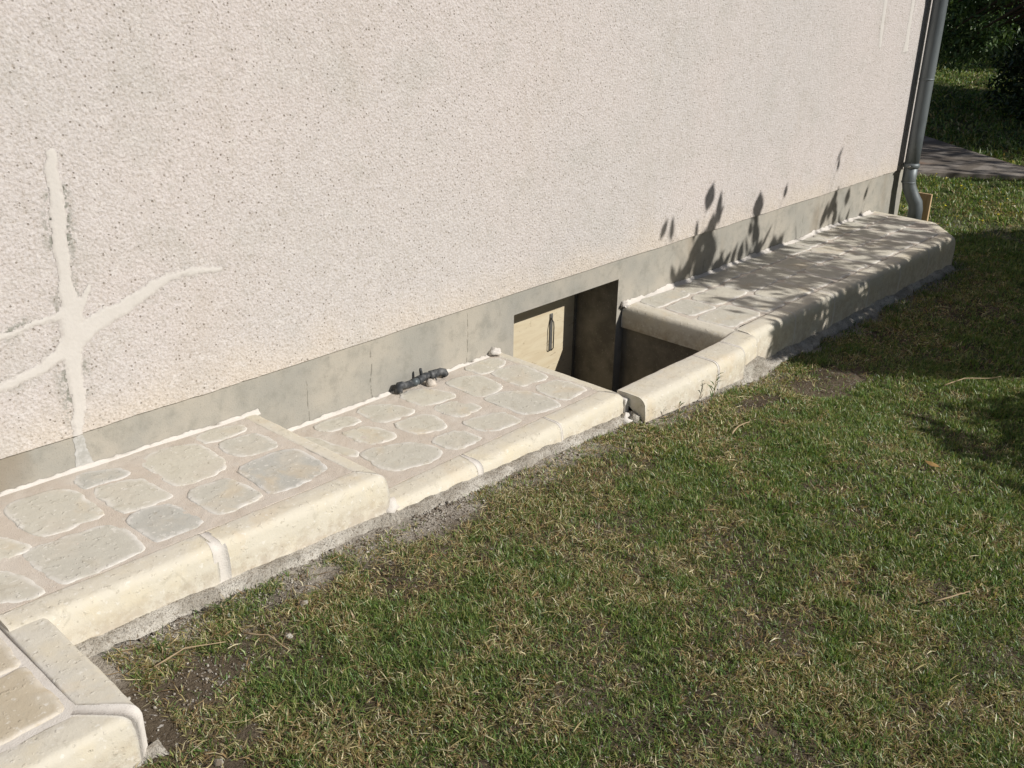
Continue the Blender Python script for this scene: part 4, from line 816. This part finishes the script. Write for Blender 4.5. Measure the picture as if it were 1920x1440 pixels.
CA = canopy([(10.6, 1.3), (11.4, .2), (16.9, -.5), (16.5, 2.2), (16.4, 6), (12, 4)], 1300, (6.5, 9), BANDS, 1, .26)
CA = np.concatenate([CA, canopy([(9.0, .2), (10.4, -.5), (11.3, 1.4), (10.5, 2.6), (8.8, 2.4)], 60, (6.5, 9), [], 7, .13, 14)])
tree('tree', (15.2, -3.6, -.04), CA, .17, .085, 31, 'broad leafy tree shading the far lawn, standing right of the path', trunk_r=.22, fork=2.4)
CB = canopy([(17, -1), (24, -2), (27, 4), (27, 12), (18, 11), (16.6, 7)], 1500, (7.5, 11), BANDS, 2, .40)
tree('tree', (23.5, -3.4, -.04), CB, .20, .10, 32, 'second broad tree farther back throwing shade over the distant grass', trunk_r=.25, fork=3.0)
hi = clumps([np.array(ray_at(1830, -300, 13))+np.array([.3, 1.5, .3])+r.normal(0, 1, 3)*np.array([1.2, 1.0, .55]) for _ in range(16)], .5, 240, 42)
tree('tree', (12.6, -.75, -.04), np.concatenate([NT, hi]), .095, .030, 33, 'nearer tree with low drooping boughs of narrow glossy leaves beside the downpipe', cols=[(.11, .18, .055), (.08, .15, .045), (.15, .21, .08), (.06, .11, .04)], trunk_r=.12, fork=1.9, nl=40, droop=.7)
# dark bush at the right edge
DB = clumps([ray_at(u, v, d) for u, v, d in [(1905, 20, 12.8), (1935, 90, 12.4), (1915, 130, 12.9), (1960, 40, 12.6), (1950, 160, 12.2), (1930, 190, 12.4), (1985, 120, 12.6), (1900, 70, 13.2), (1880, 30, 13.6), (1965, 210, 12.2), (2000, 30, 12.2), (1870, 60, 13.8), (1905, 165, 12.9)]], .34, 420, 45, .9)
e = empty('bush', (13.2, .05, -.04)); tag(e, 'dark dense bush at the right edge behind the drooping tree', 'bush')
v, f, c = leaf_mesh(DB, .09, .035, 46, [(.03, .055, .018), (.04, .075, .022), (.025, .045, .015)], .4); mesh('foliage', v, f, M_LEAF, e, False, None, {'col': c})
mb = MB()
for i, q in enumerate(DB[::330]): limb(mb, (13.2, .05, -.1), tuple(q), .03, .006, i)
mb.build('stems', M_BARK, e, True)
# far dark woodland edge closing the view
r = np.random.default_rng(60)
for i, (bx, by) in enumerate([(24.5, 6.2), (26.0, 9.2), (28.5, 4.0), (29, 12), (31, 7.5), (33.5, 2.0), (34, 12)]):
    cs = [np.array([bx, by, 0])+np.array([r.normal(0, 1.3), r.normal(0, 1.3), z]) for z in np.linspace(.3, 5.5, 24)]
    P = clumps(cs, 1.05, 170, 61+i, .8)
    tree('tree', (bx, by, -.05), P, .26, .13, 70+i, ['dark far tree just beyond the sunlit grass', 'dark far tree behind the house corner', 'dark tree at the edge of the distant lawn', 'tall dark tree deepest in the background', 'dark middle tree of the far tree line', 'rightmost dark tree of the far tree line', 'dark tree behind the middle of the far tree line'][i], cols=[(.035, .06, .02), (.045, .075, .025), (.028, .05, .016)], nl=14)
